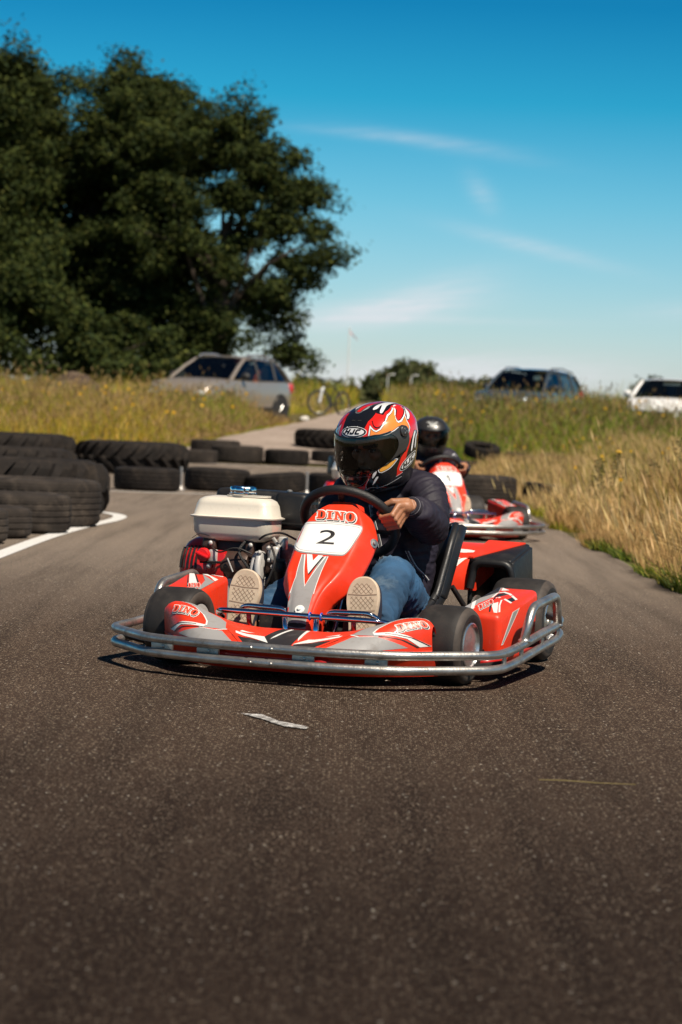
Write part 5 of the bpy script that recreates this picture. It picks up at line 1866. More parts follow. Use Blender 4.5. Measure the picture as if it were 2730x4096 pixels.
    for i in range(5):
        mb.box(T3((-.50, .718, .255 + .016 * i)), (.085, .02, .005), M_alu, .001)
    # fuel hose, plug lead and throttle cable
    for pts_, r_, m_ in (([(-.50, .70, .39), (-.515, .655, .35), (-.47, .65, .30), (-.455, .67, .26)], .0055, M_soft), ([(-.40, .70, .38), (-.36, .66, .33), (-.385, .64, .24), (-.43, .66, .18)], .0045, M_dark),
                         ([(-.62, .67, .36), (-.58, .64, .34), (-.52, .65, .37), (-.46, .665, .345)], .003, M_dark), ([(-.43, .66, .40), (-.40, .64, .42), (-.36, .70, .43), (-.34, .80, .40)], .004, M_soft)):
        mb.tube(fil([T3(p) for p in pts_], .04, 5), r_, m_, 8)
    mb.build('engine_block', E_)
    return K

M_redsw = mat('red_switch', (.75, .012, .015), .35, coat=.3)

# ------------------------------------------------------------------ drivers
from mathutils.bvhtree import BVHTree
M_skin = mat('skin', (.36, .158, .080), .5, var=.12, vscale=40, bump=.10, bscale=140)
M_skin.node_tree.nodes['Principled BSDF'].inputs['Subsurface Weight'].default_value = .08
M_skin.node_tree.nodes['Principled BSDF'].inputs['Subsurface Radius'].default_value = (.02, .008, .004)
M_brow = mat('eyebrow', (.02, .013, .01), .8)
M_eye = mat('eye_white', (.36, .31, .28), .3)
M_iris = mat('iris', (.03, .018, .01), .15)
M_navy = mat('navy_nylon', (.019, .0155, .026), .62, var=.25, vscale=6, bump=.06, bscale=420, spec=.3)
M_knit = mat('dark_rib_knit', (.022, .018, .028), .8, bump=.3, bscale=400)
M_piping = mat('grey_piping', (.30, .29, .31), .6)
M_zip = mat('white_zip_tape', (.62, .61, .60), .6)
M_sole = mat('sole_rubber', (.60, .47, .34), .75, var=.12, vscale=30, dirt=(.40, .29, .19), dscale=25, damt=.6)
M_groove = mat('sole_groove', (.30, .205, .14), .8)
M_canvas = mat('navy_canvas', (.02, .022, .04), .8, bump=.2, bscale=400)
M_hblk = mat('helmet_black', (.010, .010, .012), .16, coat=1.)
M_hmat = mat('helmet_satin_black', (.022, .021, .021), .38, coat=.25)
M_hred = mat('helmet_red', (.72, .018, .012), .2, coat=1.)
M_horg = mat('helmet_orange', (.86, .26, .05), .2, coat=1.)
M_hyel = mat('helmet_amber', (.86, .40, .06), .2, coat=1.)
M_hwht = mat('helmet_white', (.80, .80, .80), .2, coat=1.)
M_hgry = mat('helmet_grey', (.16, .16, .17), .25, coat=1.)
M_hgry2 = mat('helmet_pale_grey', (.42, .42, .40), .4, coat=.4)
M_hout = mat('helmet_outline', (.006, .006, .007), .2, coat=1.)
M_lining = mat('helmet_lining', (.012, .012, .013), .9)
M_pivot = mat('visor_pivot', (.035, .033, .032), .35, coat=.3)
M_visor = glass('visor_tint', (.60, .57, .55), .015, .03)
M_visor2 = glass('visor_smoke', (.74, .71, .68), -.02, .12)

def denim():
    m = mat('denim', (.021, .073, .150), .85, var=.45, vscale=7, dirt=(.20, .28, .34), dscale=5.5, damt=.5, bump=.14, bscale=500)
    return m
M_denim = denim()
M_denimd = mat('dark_denim', (.016, .024, .05), .85, var=.3, vscale=5, bump=.3, bscale=400)
M_sleeve_w = mat('white_shirt', (.42, .42, .44), .8)

def hand_parts(mb, c, t, ro, n, wrist):
    """a fist round the wheel rim: c rim point, t along the rim, ro outwards, n towards the driver"""
    mb_ball = mb.ball
    D = lambda ph: ro * math.cos(R(ph)) - n * math.sin(R(ph))
    mcps = []
    for k, (o, r_, l) in enumerate(((.0315, .0090, 0), (.0115, .0094, .003), (-.0085, .0090, .001), (-.0270, .0080, -.004))):
        ptsf = [c + t * o * .95 + D(-22) * (.044 + l), c + t * (o * 1.03) + D(42) * (.043 + l), c + t * (o * 1.0) + D(112) * .034, c + t * (o * .98) + D(172) * .029]
        rad = [r_ * 1.22, r_ * 1.12, r_ * .98, r_ * .82]
        mb.tube(ptsf, rad, None, 10)
        for p, q in zip(ptsf, rad):
            mb_ball(p, q * 1.04, None, n=10)
        mcps.append(ptsf[0])
    for p in mcps:
        mb.tube([p, wrist.lerp(p, .5) + n * .002, wrist], [.0125, .015, .017], None, 10)
    mid = (mcps[0] + mcps[3]) / 2
    mb_ball(mid.lerp(wrist, .45) + n * .008, .027, None, n=14)
    th = [wrist.lerp(mcps[0], .35) + n * .016, c + t * .034 + n * .036 + ro * .014, c + t * .034 + n * .020 - ro * .022, c + t * .026 - n * .004 - ro * .031]
    mb.tube(th, [.016, .0135, .011, .009], None, 10)
    for p, q in zip(th, (.016, .0138, .0115, .0094)):
        mb_ball(p, q, None, n=10)

def cloth(me, amp, arms, seed=0., fold=1.):
    """push a garment's skin into folds; arms: list of (a, b) axes whose folds run across the limb"""
    bm = bmesh.new()
    bm.from_mesh(me)
    bm.normal_update()
    for v in bm.verts:
        p = v.co
        best, q, ax = .14, None, None
        for a, b in arms:
            d = b - a
            tt = max(0, min(1, (p - a).dot(d) / d.length_squared))
            dist = (p - a - d * tt).length
            if dist < best:
                best, ax = dist, d.normalized()
                q = (p - a).dot(ax)
        if ax is not None:
            lat = p - ax * q
            w = Vector((q * 26, 0, 0)) + lat * 9
        else:
            w = Vector((p.x * 8, p.y * 8, p.z * 17))
        w += Vector((seed, seed * 2, 0))
        s1 = noise.noise(w + Vector((1.5 * noise.noise(p * 9), 0, 0)))
        r_ = 1 - abs(s1) * 2.2
        s2 = noise.noise(w * 2.3 + Vector((5, 5, 5)))
        s3 = 1 - 2.4 * abs(noise.noise(w * 2.1 + Vector((11, 3, 8)) + Vector((s2, s1, 0))))
        v.co = p + v.normal * amp * (fold * (max(-.3, r_) - .35) + .30 * s2 + .45 * max(-.4, s3))
    bm.to_mesh(me)
    bm.free()

def on_surface(bvh, pts, off=.003, d=Vector((0, 1, 0)), start=-.5):
    out = []
    for p in pts:
        h = bvh.ray_cast(Vector((p[0], start, p[1])), d)
        if h[0] is not None:
            out.append(h[0] + h[1] * off)
    return out

def build_helmet(root, HMm, style):
    mb = MB()
    azs = [-180 + 4 * k for k in range(91)]
    zs = [-.152, -.147, -.140, -.130, -.118, -.106] + [-.098 + .006 * k for k in range(35)] + [.112, .118, .124, .129, .133, .136, .1385, .1399]
    body_m = M_hblk if style == 'flame' else M_hmat
    P = lambda a, z: HMm @ helm(a, z)
    def keep(a, z):
        return not (abs(a) < 72 and (abs(a) / 72) ** 4 + (abs(z + .010) / .054) ** 4 < 1)
    mb.surf(P, azs, zs, body_m, keep)
    # lining and padded inner shell, chin bar depth
    Pi = lambda a, z: HMm @ helm(a, z, -.018)
    mb.surf(Pi, azs[::2], [z for z in zs if z < .1][::2], M_lining, keep)
    top_ring = [HMm @ helm(a, -.152) for a in azs[:-1:2]]
    in_ring = [HMm @ helm(a, -.142, -.03) for a in azs[:-1:2]]
    mb.loft([top_ring, in_ring], M_lining, True, (False, True))
    mb.tube([HMm @ helm(a, -.151, -.002) for a in azs[:-1:2]], .0045, M_plas, 8, True)
    global PLAN
    PLAN = lambda x, y: HMm @ helm_top(x, y)
    helmet_graphics(mb, P, style)
    he = mb.build('helmet', root, sharp=None)
    # visor, its frame and pivots
    mb = MB()
    Pv = lambda a, z: HMm @ helm(a, z, .0045)
    vm = M_visor if style == 'flame' else M_visor2
    half = [(0, .051), (18, .0545), (34, .0565), (52, .0545), (66, .059), (80, .062), (91, .045), (92, .010), (86, -.0148), (66, -.0275), (48, -.0470), (27, -.0685), (10, -.0790)]
    out = half + [(0, -.0805)] + [(-a, z) for a, z in half[:0:-1]]
    mb.decal(Pv, [smooth2(out, 2)], vm, 0, (4, .008))
    v = mb.build('visor', he, sharp=None)
    mb = MB()
    Pp = lambda a, z: HMm @ helm(a, z, .0062)
    for s in (-1, 1):
        q = [(56, .0545), (66, .059), (76, .068), (83, .072), (91, .060), (94, .035), (93, .008), (86, -.0148), (66, -.0265), (50, -.0430), (58, -.028), (68, -.002), (70, .022), (66, .042)]
        mb.decal(Pp, [smooth2([(a * s, z) for a, z in q], 2)], M_pivot, 0, (4, .008))
        c = HMm @ helm(83.5 * s, .048, .0065)
        nn = (HMm.to_3x3() @ Vector((s, -.05, .12))).normalized()
        qm = nn.to_track_quat('Z', 'Y').to_matrix().to_4x4()
        qm.translation = c
        mb.lathe([(.021, -.002), (.021, .003), (.018, .005), (.015, .0045), (.013, .006), (.006, .0075), (0, .0075)], M_pivot, qm, 22)
        for k in range(3):
            a = k * 2.1
            mb.box(qm @ Vector((.008 * math.cos(a), .008 * math.sin(a), .007)), (.009, .003, .002), M_hgry, 0, qm.to_3x3() @ Matrix.Rotation(a, 3, 'Z'))
    lowz = [(a, z) for a, z in out if z < .0]
    lowz.sort()
    mb.tube([HMm @ helm(a, z - .0012, .0035) for a, z in lowz], .0024, M_plas, 6)
    # seal strip along the upper and lower visor edge
    mb.tube([HMm @ helm(a, .052 + .000004 * a * a * (1 if abs(a) < 40 else .6), .004) for a in range(-60, 61, 6)], .0022, M_plas, 6)
    mb.build('visor_frame', he, sharp=None)
    return he

def make_person(label, style, parent_m, head, hyaw, hpitch, hroll, jacket_m, jeans_m, voxel, hand_deg=(15, 214), white=False, foot=0.):
    """seated kart driver, built in the kart frame and placed with the kart's matrix"""
    root = empty('person')
    tag(root, label, 'person', 'go-kart drivers')
    root.matrix_world = parent_m
    HMm = Matrix.Translation(head) @ Matrix.Rotation(R(hyaw), 4, 'Z') @ Matrix.Rotation(R(hpitch), 4, 'X') @ Matrix.Rotation(R(hroll), 4, 'Y')
    V = Vector
    # joints
    C = V((-.02, .385, .492))
    X, wu, n = V((1, 0, 0)), V((0, -.7071, .7071)), V((0, .7071, .7071))
    sh = {1: V((.155, .685, .605)), -1: V((-.130, .735, .600))}
    elb = {1: V((.208, .600, .485)), -1: V((-.215, .64, .42))}
    hip = {1: V((.085, .72, .165)), -1: V((-.085, .72, .165))}
    kne = {1: V((.150, .372, .312)), -1: V((-.118, .37, .295))}
    ank = {1: V((.186, .085, .165)), -1: V((-.245, .085, .165))}
    if foot:
        ank[1] = V((.07, .10, .135))
    spine = [V((0, .755, .15)), V((0, .775, .28)), V((-.003, .765, .42)), V((-.006, .725, .56)), V((-.008, .68, .635))]
    nb = V(head) + V((0, .045, -.105))
    wr = {}
    hands = MB()
    bd = MB()
    for s, a in ((1, hand_deg[0]), (-1, hand_deg[1])):
        ca, sa = math.cos(R(a)), math.sin(R(a))
        ro = X * ca + wu * sa
        t = (X * -sa + wu * ca) * s
        c = C + ro * .165
        w = c + ro * .060 + n * .050 - t * .006
        wr[s] = w
        hand_parts(bd, c, t, ro, n, w)
        bd.tube([w, w.lerp(elb[s], .3), elb[s]], [.0235, .027, .038], None, 12)
        bd.tube([elb[s], sh[s]], [.040, .048], None, 12)
        bd.ball(elb[s], .041, None)
        bd.tube([sh[s], spine[-1]], [.05, .05], None, 12)
        bd.tube([hip[s], kne[s]], [.072, .050], None, 12)
        bd.tube([kne[s], ank[s]], [.048, .034], None, 12)
        bd.ball(kne[s], .050, None)
        bd.tube([ank[s], ank[s] + V((.0, -.05, -.03)), ank[s] + V((0, -.06, .07))], [.034, .032, .026], None, 10)
    bd.tube(spine, [.11, .11, .12, .105, .06], None, 18, flat=1.2)
    bd.tube([spine[-1], nb, V(head) + V((0, .03, -.05))], [.062, .052, .055], None, 14)
    hm3 = HMm.to_3x3()
    B = lambda p, r_: bd.ball(HMm @ V(p), r_, None, hm3, 20)
    B((0, .015, .015), (.078, .098, .105))
    B((0, -.035, -.055), (.055, .060, .062))
    B((0, -.066, -.088), (.026, .024, .022))
    B((0, -.082, .007), (.050, .018, .011))
    B((0, -.090, -.032), (.0085, .018, .026))
    B((0, -.100, -.048), (.0125, .013, .010))
    B((0, -.086, -.076), (.022, .010, .008))
    B((.04, -.066, -.028), (.024, .022, .020))
    B((-.04, -.066, -.028), (.024, .022, .020))
    B((.078, .01, -.01), (.008, .018, .028))
    B((-.078, .01, -.01), (.008, .018, .028))
    me = remesh(bd, voxel, 2)
    hi = HMm.inverted()
    body = mesh_obj('body', me, [M_skin, M_brow], root)
    for f in me.polygons:
        p = hi @ f.center
        if p.y < -.06 and -.001 < p.z - .10 * (abs(p.x) - .03) ** 2 * 10 < .012 and .012 < abs(p.x) < .052:
            f.material_index = 1
    for s in (-1, 1):
        mb = MB()
        c = V((.031 * s, -.0735, -.012))
        mb.ball(HMm @ c, (.0135, .0120, .0075), M_eye, hm3, 14)
        mb.ball(HMm @ (c + V((.004, -.0095, 0))), (.0070, .0042, .0066), M_iris, hm3, 12)
        mb.tube([HMm @ (c + V((d * .0165, -.0085 + abs(d) * .007, .0075 - abs(d) * .004))) for d in (-1, -.5, 0, .5, 1)], .0028, M_brow, 6)
        mb.build('eye', body)

    # ---- jacket
    jk = MB()
    jk.tube([spine[0] + V((0, -.01, .02)), spine[1], spine[2], spine[3], spine[4] + V((0, .0, .012))], [.132, .136, .150, .140, .078], None, 20, flat=1.22)
    jk.tube([sh[-1], (sh[1] + sh[-1]) / 2 + V((0, .02, .008)), sh[1]], [.068, .085, .068], None, 16)
    jk.tube([spine[4], nb + V((0, 0, -.015))], [.082, .066], None, 16)
    arms = []
    cuff = {}
    for s in (-1, 1):
        w = wr[s]
        q = w.lerp(elb[s], .16)
        cuff[s] = (w, q)
        jk.ball(sh[s], (.070, .070, .066), None)
        jk.tube([sh[s], sh[s].lerp(elb[s], .5) + V((.006 * s, 0, .004)), elb[s]], [.070, .069, .066], None, 16)
        jk.ball(elb[s], .066, None)
        jk.tube([elb[s], elb[s].lerp(w, .45), elb[s].lerp(w, .72), q], [.064, .062, .054, .037], None, 16)
        arms += [(sh[s], elb[s]), (elb[s], w)]
    jm = remesh(jk, .0062, 7)
    cloth(jm, .0090, arms, 3.1, .45)
    jacket = mesh_obj('jacket', jm, [jacket_m], root)
    bvh = BVHTree.FromPolygons([v.co for v in jm.vertices], [tuple(p.vertices) for p in jm.polygons])
    for s in (-1, 1):
        w, q = cuff[s]
        d = (q - w).normalized()
        a = w + d * .004
        mb = MB()
        mb.tube([a, a + d * .003, a + d * .030, a + d * .036], [.026, .0335, .0365, .031], M_knit, 20)
        mb.tube([a - d * .001, a + d * .004], [.0305, .0310], M_knit, 20)
        mb.tube([a + d * .0055, a + d * .0072], [.0346, .0348], M_piping, 20)
        mb.build('cuff', jacket)
    if not white:
        mb = MB()
        for pts_ in ([(-.020, .55), (-.004, .49), (.012, .43), (.022, .38), (.020, .33)], [(.108, .392), (.120, .354), (.135, .329), (.150, .309), (.161, .287)]):
            sp = on_surface(bvh, [(x, z) for x, z in pts_], .002)
            if len(sp) > 2:
                sp = fil(sp, .03, 4)
                for dx in (-.006, .006):
                    mb.tube([p + V((dx, -.001, 0)) for p in sp], .0016, M_zip, 6)
                mb.tube(sp, .0032, M_hgry, 6)
        mb.build('zip', jacket)
    else:
        mb = MB()
        for s in (-1, 1):
            mb.ball(sh[s] + V((.016 * s, -.034, -.004)), (.050, .048, .048), M_sleeve_w)
            mb.tube([elb[s].lerp(wr[s], .15), elb[s].lerp(wr[s], .75)], [.064, .045], M_sleeve_w, 14)
        mb.build('white_panel', jacket)

    # ---- jeans
    jn = MB()
    jn.tube([V((-.10, .745, .165)), V((.10, .745, .165))], [.115, .115], None, 18)
    legs = []
    for s in (-1, 1):
        jn.ball(hip[s], (.10, .11, .10), None)
        jn.tube([hip[s], hip[s].lerp(kne[s], .5), kne[s]], [.098, .086, .072], None, 18)
        jn.ball(kne[s], .071, None)
        jn.tube([kne[s], kne[s].lerp(ank[s], .5) + V((0, 0, -.008)), ank[s] + V((0, .01, .0))], [.070, .066, .058], None, 18)
        legs += [(hip[s], kne[s]), (kne[s], ank[s])]
    nm = remesh(jn, .0085, 5)
    cloth(nm, .0105, legs, 9.7, .9)
    jeans = mesh_obj('jeans', nm, [jeans_m], root)

    # ---- shoes, soles turned to the front
    for s, tilt in ((1, -3), (-1, 4)):
        heel = V((ank[s].x - (.004 if s > 0 else .018), -.035, .080))
        toe = heel + V((-.012 * s if s > 0 else .018, .05, .250))
        ud = (toe - heel).normalized()
        xd = V((1, 0, 0)) - ud * ud.x
        xd.normalize()
        nd = xd.cross(ud).normalized()                            # towards the camera side
        if nd.y > 0:
            nd = -nd
        o2 = [(-.030, 0), (-.040, .02), (-.038, .08), (-.046, .13), (-.054, .175), (-.048, .215), (-.028, .243), (0, .25), (.026, .245), (.046, .222), (.053, .18), (.047, .13), (.039, .08), (.040, .02), (.030, 0), (0, -.006)]
        if s < 0:
            o2 = [(-x, y) for x, y in o2]
        o2 = smooth2([(x * 1.08, y * 1.04) for x, y in o2], 2)
        W3 = lambda x, y, d: heel + xd * x + ud * y + nd * d
        sc = lambda k, dy=0.: [(x * k, (y - .12) * k + .12 + dy) for x, y in o2]
        mb = MB()
        mb.loft([[W3(x, y, -.024) for x, y in sc(.985)], [W3(x, y, -.004) for x, y in sc(1.0)], [W3(x, y, .0) for x, y in sc(.965)]], M_sole)
        PS = lambda u, v: W3(u, v, .0)
        def inside(x, y):
            return abs(x) < spl([0, .02, .08, .13, .175, .215, .24], [.026, .032, .030, .036, .042, .036, .018], y)
        for y0, y1 in ((.012, .070), (.084, .134), (.148, .190), (.200, .234)):
            stp = .0165
            for sg in (-1, 1):
                k0 = -12
                for k in range(k0, 26):
                    pts_ = []
                    for i in range(16):
                        y = y0 + (y1 - y0) * i / 15
                        x = (k * stp - .07) + sg * (y - (y0 + y1) / 2) * .95
                        if inside(x, y):
                            pts_.append((x, y))
                    if len(pts_) > 2:
                        mb.decal(PS, [stroke2([pts_[0], pts_[-1]], .0016)], M_groove, .0006, (.5, .5))
        for y in (.077, .141, .195):
            hw = spl([0, .08, .13, .175, .215, .25], [.03, .037, .045, .052, .046, .01], y)
            mb.decal(PS, [stroke2([(-hw, y + .002), (0, y), (hw, y + .003)], .0035)], M_groove, .0008, (.5, .5))
        sole = mb
        so = empty('shoe', (0, 0, 0), 0, root)
        sole.build('sole', so, sharp=35)
        mb = MB()
        up = lambda k, kx, y0, y1, d: [W3(x * kx, y0 + (y1 - y0) * (y / .25), d) for x, y in o2]
        mb.loft([up(1, .97, .003, .246, -.022), up(1, .97, .003, .246, -.045), up(1, .88, 0, .215, -.068), up(1, .74, 0, .155, -.088), up(1, .66, -.002, .118, -.115)], M_canvas)
        mb.build('upper', so, sharp=None)

    build_helmet(root, HMm, style)
    return root

# ------------------------------------------------------------------ parked vehicles (local frame: front towards -y, x driver's left)
M_cglass = glass('car_glass', (.34, .40, .39), .03, .02)
M_trim = mat('car_trim', (.025, .024, .024), .6)
M_tyre = mat('car_tyre', (.022, .021, .02), .75)
M_lamp = mat('headlamp_glass', (.75, .76, .78), .08, .3, coat=1.)
M_tail = mat('tail_lamp', (.55, .02, .015), .2, coat=1.)
M_seatc = mat('car_seat', (.035, .033, .032), .8)
M_wheelc = mat('alloy_wheel', (.55, .54, .52), .3, .8)

def make_car(label, paint, loc, rz, low, top, wheels, wr, rails=None, clad=True):
    """low: stations (y, z bottom, z belt, half width); top: stations (y, z belt, z roof, half width belt, half width roof)"""
    root = empty('parked_car', loc, R(rz))
    tag(root, label, 'car', 'cars parked beyond the track')
    mb = MB()
    rings = []
    for y, zb, zt, w in low:
        h = zt - zb
        half = [(0, zb), (w * .80, zb), (w * .95, zb + .07), (w * .985, zb + h * .30), (w, zb + h * .55), (w * .985, zt - h * .18), (w * .955, zt - .015), (w * .90, zt), (w * .45, zt + .03), ]
        rings.append([(x, y, z) for x, z in half] + [(0, y, zt + .035)] + [(-x, y, z) for x, z in half[:0:-1]])
    n = len(rings[0])
    mb.loft(rings, lambda i, j: M_trim if clad and (j in (0, 1, 2) or n - 1 - j in (0, 1, 2)) else paint)
    mb.build('body', root, sharp=45)
    # greenhouse: pillars and roof skin
    mb = MB()
    ys = [t[0] for t in top]
    col = lambda k: [t[k] for t in top]
    Y0, Y1 = ys[0], ys[-1]
    def shellp(y, t):
        zb, zr, wb, wr_ = [spl(ys, col(k), y) for k in (1, 2, 3, 4)]
        if t < 1:
            return wb + (wr_ - wb) * t - .0 * t, zb + (zr - zb) * t * .96
        return wr_, zr
    gr = []
    for y in [Y0 + (Y1 - Y0) * k / 24 for k in range(25)]:
        zb, zr, wb, wr_ = [spl(ys, col(k), y) for k in (1, 2, 3, 4)]
        half = [(wb, zb), (wb + (wr_ - wb) * .5, zb + (zr - zb) * .5), (wr_, zr - min(.05, (zr - zb) * .3)), (wr_ - .06, zr), (wr_ * .5, zr + .02)]
        gr.append([(x, y, z) for x, z in half] + [(0, y, zr + .025)] + [(-x, y, z) for x, z in half[::-1]])
    mid0 = next(k for k in range(25) if Y0 + (Y1 - Y0) * k / 24 >= ys[1] - 1e-6)
    mid1 = max(k for k in range(25) if Y0 + (Y1 - Y0) * k / 24 <= ys[-2] + 1e-6)
    vr = [[mb.bm.verts.new(p) for p in r_] for r_ in gr]
    m_ = len(gr[0])
    for i in range(24):
        for j in range(m_ - 1):
            roof = j in (3, 4, 5, 6) or j in (2, 7)
            if roof and mid0 - 1 <= i < mid1 + 1:
                mb.face((vr[i][j], vr[i][j + 1], vr[i + 1][j + 1], vr[i + 1][j]), paint)
    # pillars
    for s in (-1, 1):
        for ya, yb, w in ((ys[0], ys[1], .05), (ys[2], ys[2] + .02, .045), (ys[3], ys[3] + .1, .05), (ys[-1], ys[-2], .07)):
            zb, zr, wb = spl(ys, col(1), ya), spl(ys, col(2), yb), spl(ys, col(3), ya)
            wr_ = spl(ys, col(4), yb)
            p = [Vector((s * wb, ya, zb)), Vector((s * (wb + (wr_ - wb) * .55), ya + (yb - ya) * .55, zb + (zr - zb) * .58)), Vector((s * (wr_ - .005), yb, zr - .02))]
            mb.tube(p, w, paint if ya in (ys[0], ys[-1]) else M_trim, 6, flat=.55)
    mb.build('roof', root, sharp=50)
    # glass
    mb = MB()
    ws = lambda u, v: Vector((u * (spl(ys, col(3), ys[0]) * (1 - v) + spl(ys, col(4), ys[1]) * v) * .94, ys[0] + (ys[1] - ys[0]) * v - .03 * (1 - u * u), spl(ys, col(1), ys[0]) + (spl(ys, col(2), ys[1]) - spl(ys, col(1), ys[0])) * v))
    mb.surf(ws, [-1 + .2 * k for k in range(11)], [.02 + .96 * k / 6 for k in range(7)], M_cglass)
    mb.build('windscreen', root, sharp=None)
    mb = MB()
    rs = lambda u, v: Vector((u * (spl(ys, col(3), ys[-1]) * (1 - v) + spl(ys, col(4), ys[-2]) * v) * .92, ys[-1] + (ys[-2] - ys[-1]) * v, spl(ys, col(1), ys[-1]) + (spl(ys, col(2), ys[-2]) - spl(ys, col(1), ys[-1])) * v))
    mb.surf(rs, [-1 + .2 * k for k in range(11)], [.05 + .9 * k / 4 for k in range(5)], M_cglass)
    mb.build('rear_window', root, sharp=None)
    for s in (-1, 1):
        for a, b in ((ys[0] + .30, ys[2] - .03), (ys[2] + .05, ys[3] - .03), (ys[3] + .10, ys[-1] - .16)):
            if b - a < .12:
                continue
            mb = MB()
            def sg(u, v, s=s, a=a, b=b):
                y = a + (b - a) * u
                zb, zr, wb, wr_ = [spl(ys, col(k), y) for k in (1, 2, 3, 4)]
                t = .05 + .83 * v
                return Vector((s * (wb + (wr_ - wb) * t + .004), y, zb + (zr - zb) * t))
            mb.surf(sg, [k / 6 for k in range(7)], [k / 4 for k in range(5)], M_cglass)
            mb.build('side_window', root, sharp=None)
    # seats and wheel inside
    for s in (-1, 1):
        for y in (ys[1] + .45, ys[2] + .75):
            zb = spl(ys, col(1), y)
            mb = MB()
            mb.box((s * .38, y, zb + .02), (.46, .14, .60), M_seatc, .04)
            mb.box((s * .38, y + .02, zb + .38), (.24, .10, .18), M_seatc, .04)
            mb.tube([(s * .38, y + .01, zb + .25), (s * .38, y + .015, zb + .36)], .05, M_seatc, 6)
            mb.build('seat', root)
    # wheels
    for y in wheels:
        w = spl([q[0] for q in low], [q[3] for q in low], y)
        for s in (-1, 1):
            e = empty('wheel', (s * (w - .11), y, wr), 0, root)
            ax = Matrix.Rotation(R(90 * s), 4, 'Y')
            mb = MB()
            mb.lathe([(wr * .62, .08), (wr * .9, .10), (wr, .06), (wr, -.06), (wr * .9, -.10), (wr * .62, -.08)], M_tyre, ax, 32, close=True)
            mb.build('tyre', e)
            mb = MB()
            mb.lathe([(wr * .63, .085), (wr * .60, .05), (wr * .56, .02), (0, .02)], M_trim, ax, 28)
            mb.lathe([(wr * .66, .09), (wr * .63, .098), (wr * .58, .09), (wr * .58, .05), (wr * .66, .05)], M_wheelc, ax, 28, close=True)
            for k in range(5):
                a = 2 * math.pi * k / 5
                mb.tube([ax @ Vector((0, 0, .075)), ax @ Vector((wr * .6 * math.cos(a), wr * .6 * math.sin(a), .085))], .03, M_wheelc, 6, flat=.5)
            mb.lathe([(.06, .07), (.05, .095), (0, .097)], M_wheelc, ax, 16)
            mb.build('rim', e)
    # arches
    for y in wheels:
        w = spl([q[0] for q in low], [q[3] for q in low], y)
        for s in (-1, 1):
            mb = MB()
            ax = Matrix.Translation((s * (w - .05), y, wr)) @ Matrix.Rotation(R(90 * s), 4, 'Y')
            mb.lathe([(0, .045), (wr + .035, .05), (wr + .085, .058), (wr + .09, .02)], M_trim, ax, 36)
            mb.build('wheel_arch', root)
    # lamps, mirrors, grille
    fy = low[0][0]
    for s in (-1, 1):
        mb = MB()
        w = low[1][3]
        mb.ball((s * w * .74, low[1][0] + .02, low[1][2] - .14), (.20, .16, .085), M_lamp, Matrix.Rotation(R(-25 * s), 3, 'Z'), 14)
        mb.build('headlight', root)
        mb = MB()
        ry = low[-2]
        mb.ball((s * ry[3] * .90, ry[0] + .05, ry[2] - .10), (.10, .12, .16), M_tail, None, 12)
        mb.build('tail_light', root)
        mb = MB()
        zb = spl(ys, col(1), ys[0] + .35)
        wb = spl(ys, col(3), ys[0] + .35)
        mb.ball((s * (wb + .13), ys[0] + .42, zb + .09), (.11, .06, .085), M_trim if clad else paint, None, 12)
        mb.tube([(s * wb, ys[0] + .42, zb + .03), (s * (wb + .10), ys[0] + .42, zb + .07)], .025, M_trim, 6)
        mb.build('door_mirror', root)
        if rails:
            mb = MB()
            ya, yb = ys[1] + .12, ys[-2] - .1
            zr = spl(ys, col(2), (ya + yb) / 2)
            wr_ = spl(ys, col(4), (ya + yb) / 2)
            mb.tube(fil([(s * (wr_ - .03), ya - .05, spl(ys, col(2), ya) + .0), (s * (wr_ - .02), ya + .1, spl(ys, col(2), ya) + .055), (s * (wr_ - .02), (ya + yb) / 2, zr + .065), (s * (wr_ - .02), yb - .1, spl(ys, col(2), yb) + .055), (s * (wr_ - .03), yb, spl(ys, col(2), yb))], .1), .024, rails, 8)
            mb.build('roof_rail', root)
    mb = MB()
    mb.box((0, fy - .005, low[0][1] + .22), (low[0][3] * 1.2, .06, .20), M_trim, .02)
    mb.box((0, fy + .01, low[0][2] - .06), (low[0][3] * .9, .05, .10), M_trim, .02)
    mb.build('grille', root)
    return root

M_silver = mat('silver_paint', (.36, .31, .265), .34, .45, coat=.6)
M_bluegrey = mat('blue_grey_paint', (.10, .135, .17), .25, .55, coat=.8)
M_whitep = mat('white_paint', (.78, .77, .75), .35, coat=.4)
M_rail = mat('satin_roof_rail', (.72, .70, .68), .25, .8)
silver = make_car('silver crossover car parked in the meadow grass at the left, nose to the tyre wall', M_silver, (-2.95, 59.6, gz(-2.2, 59.8) - .02), -25,
         [(-2.08, .32, .66, .58), (-1.98, .24, .80, .74), (-1.70, .22, .93, .83), (-1.0, .20, 1.00, .87), (0, .20, .99, .87), (1.0, .20, 1.02, .87), (1.70, .24, 1.03, .84), (1.95, .30, 1.0, .78), (2.06, .38, .92, .66)],
         [(-1.02, 1.0, 1.01, .76, .74), (-.12, 1.0, 1.50, .80, .60), (.30, 1.0, 1.54, .81, .61), (1.12, 1.02, 1.52, .80, .60), (1.55, 1.03, 1.44, .78, .58), (1.98, 1.02, 1.04, .72, .66)], (-1.28, 1.26), .335, M_rail)
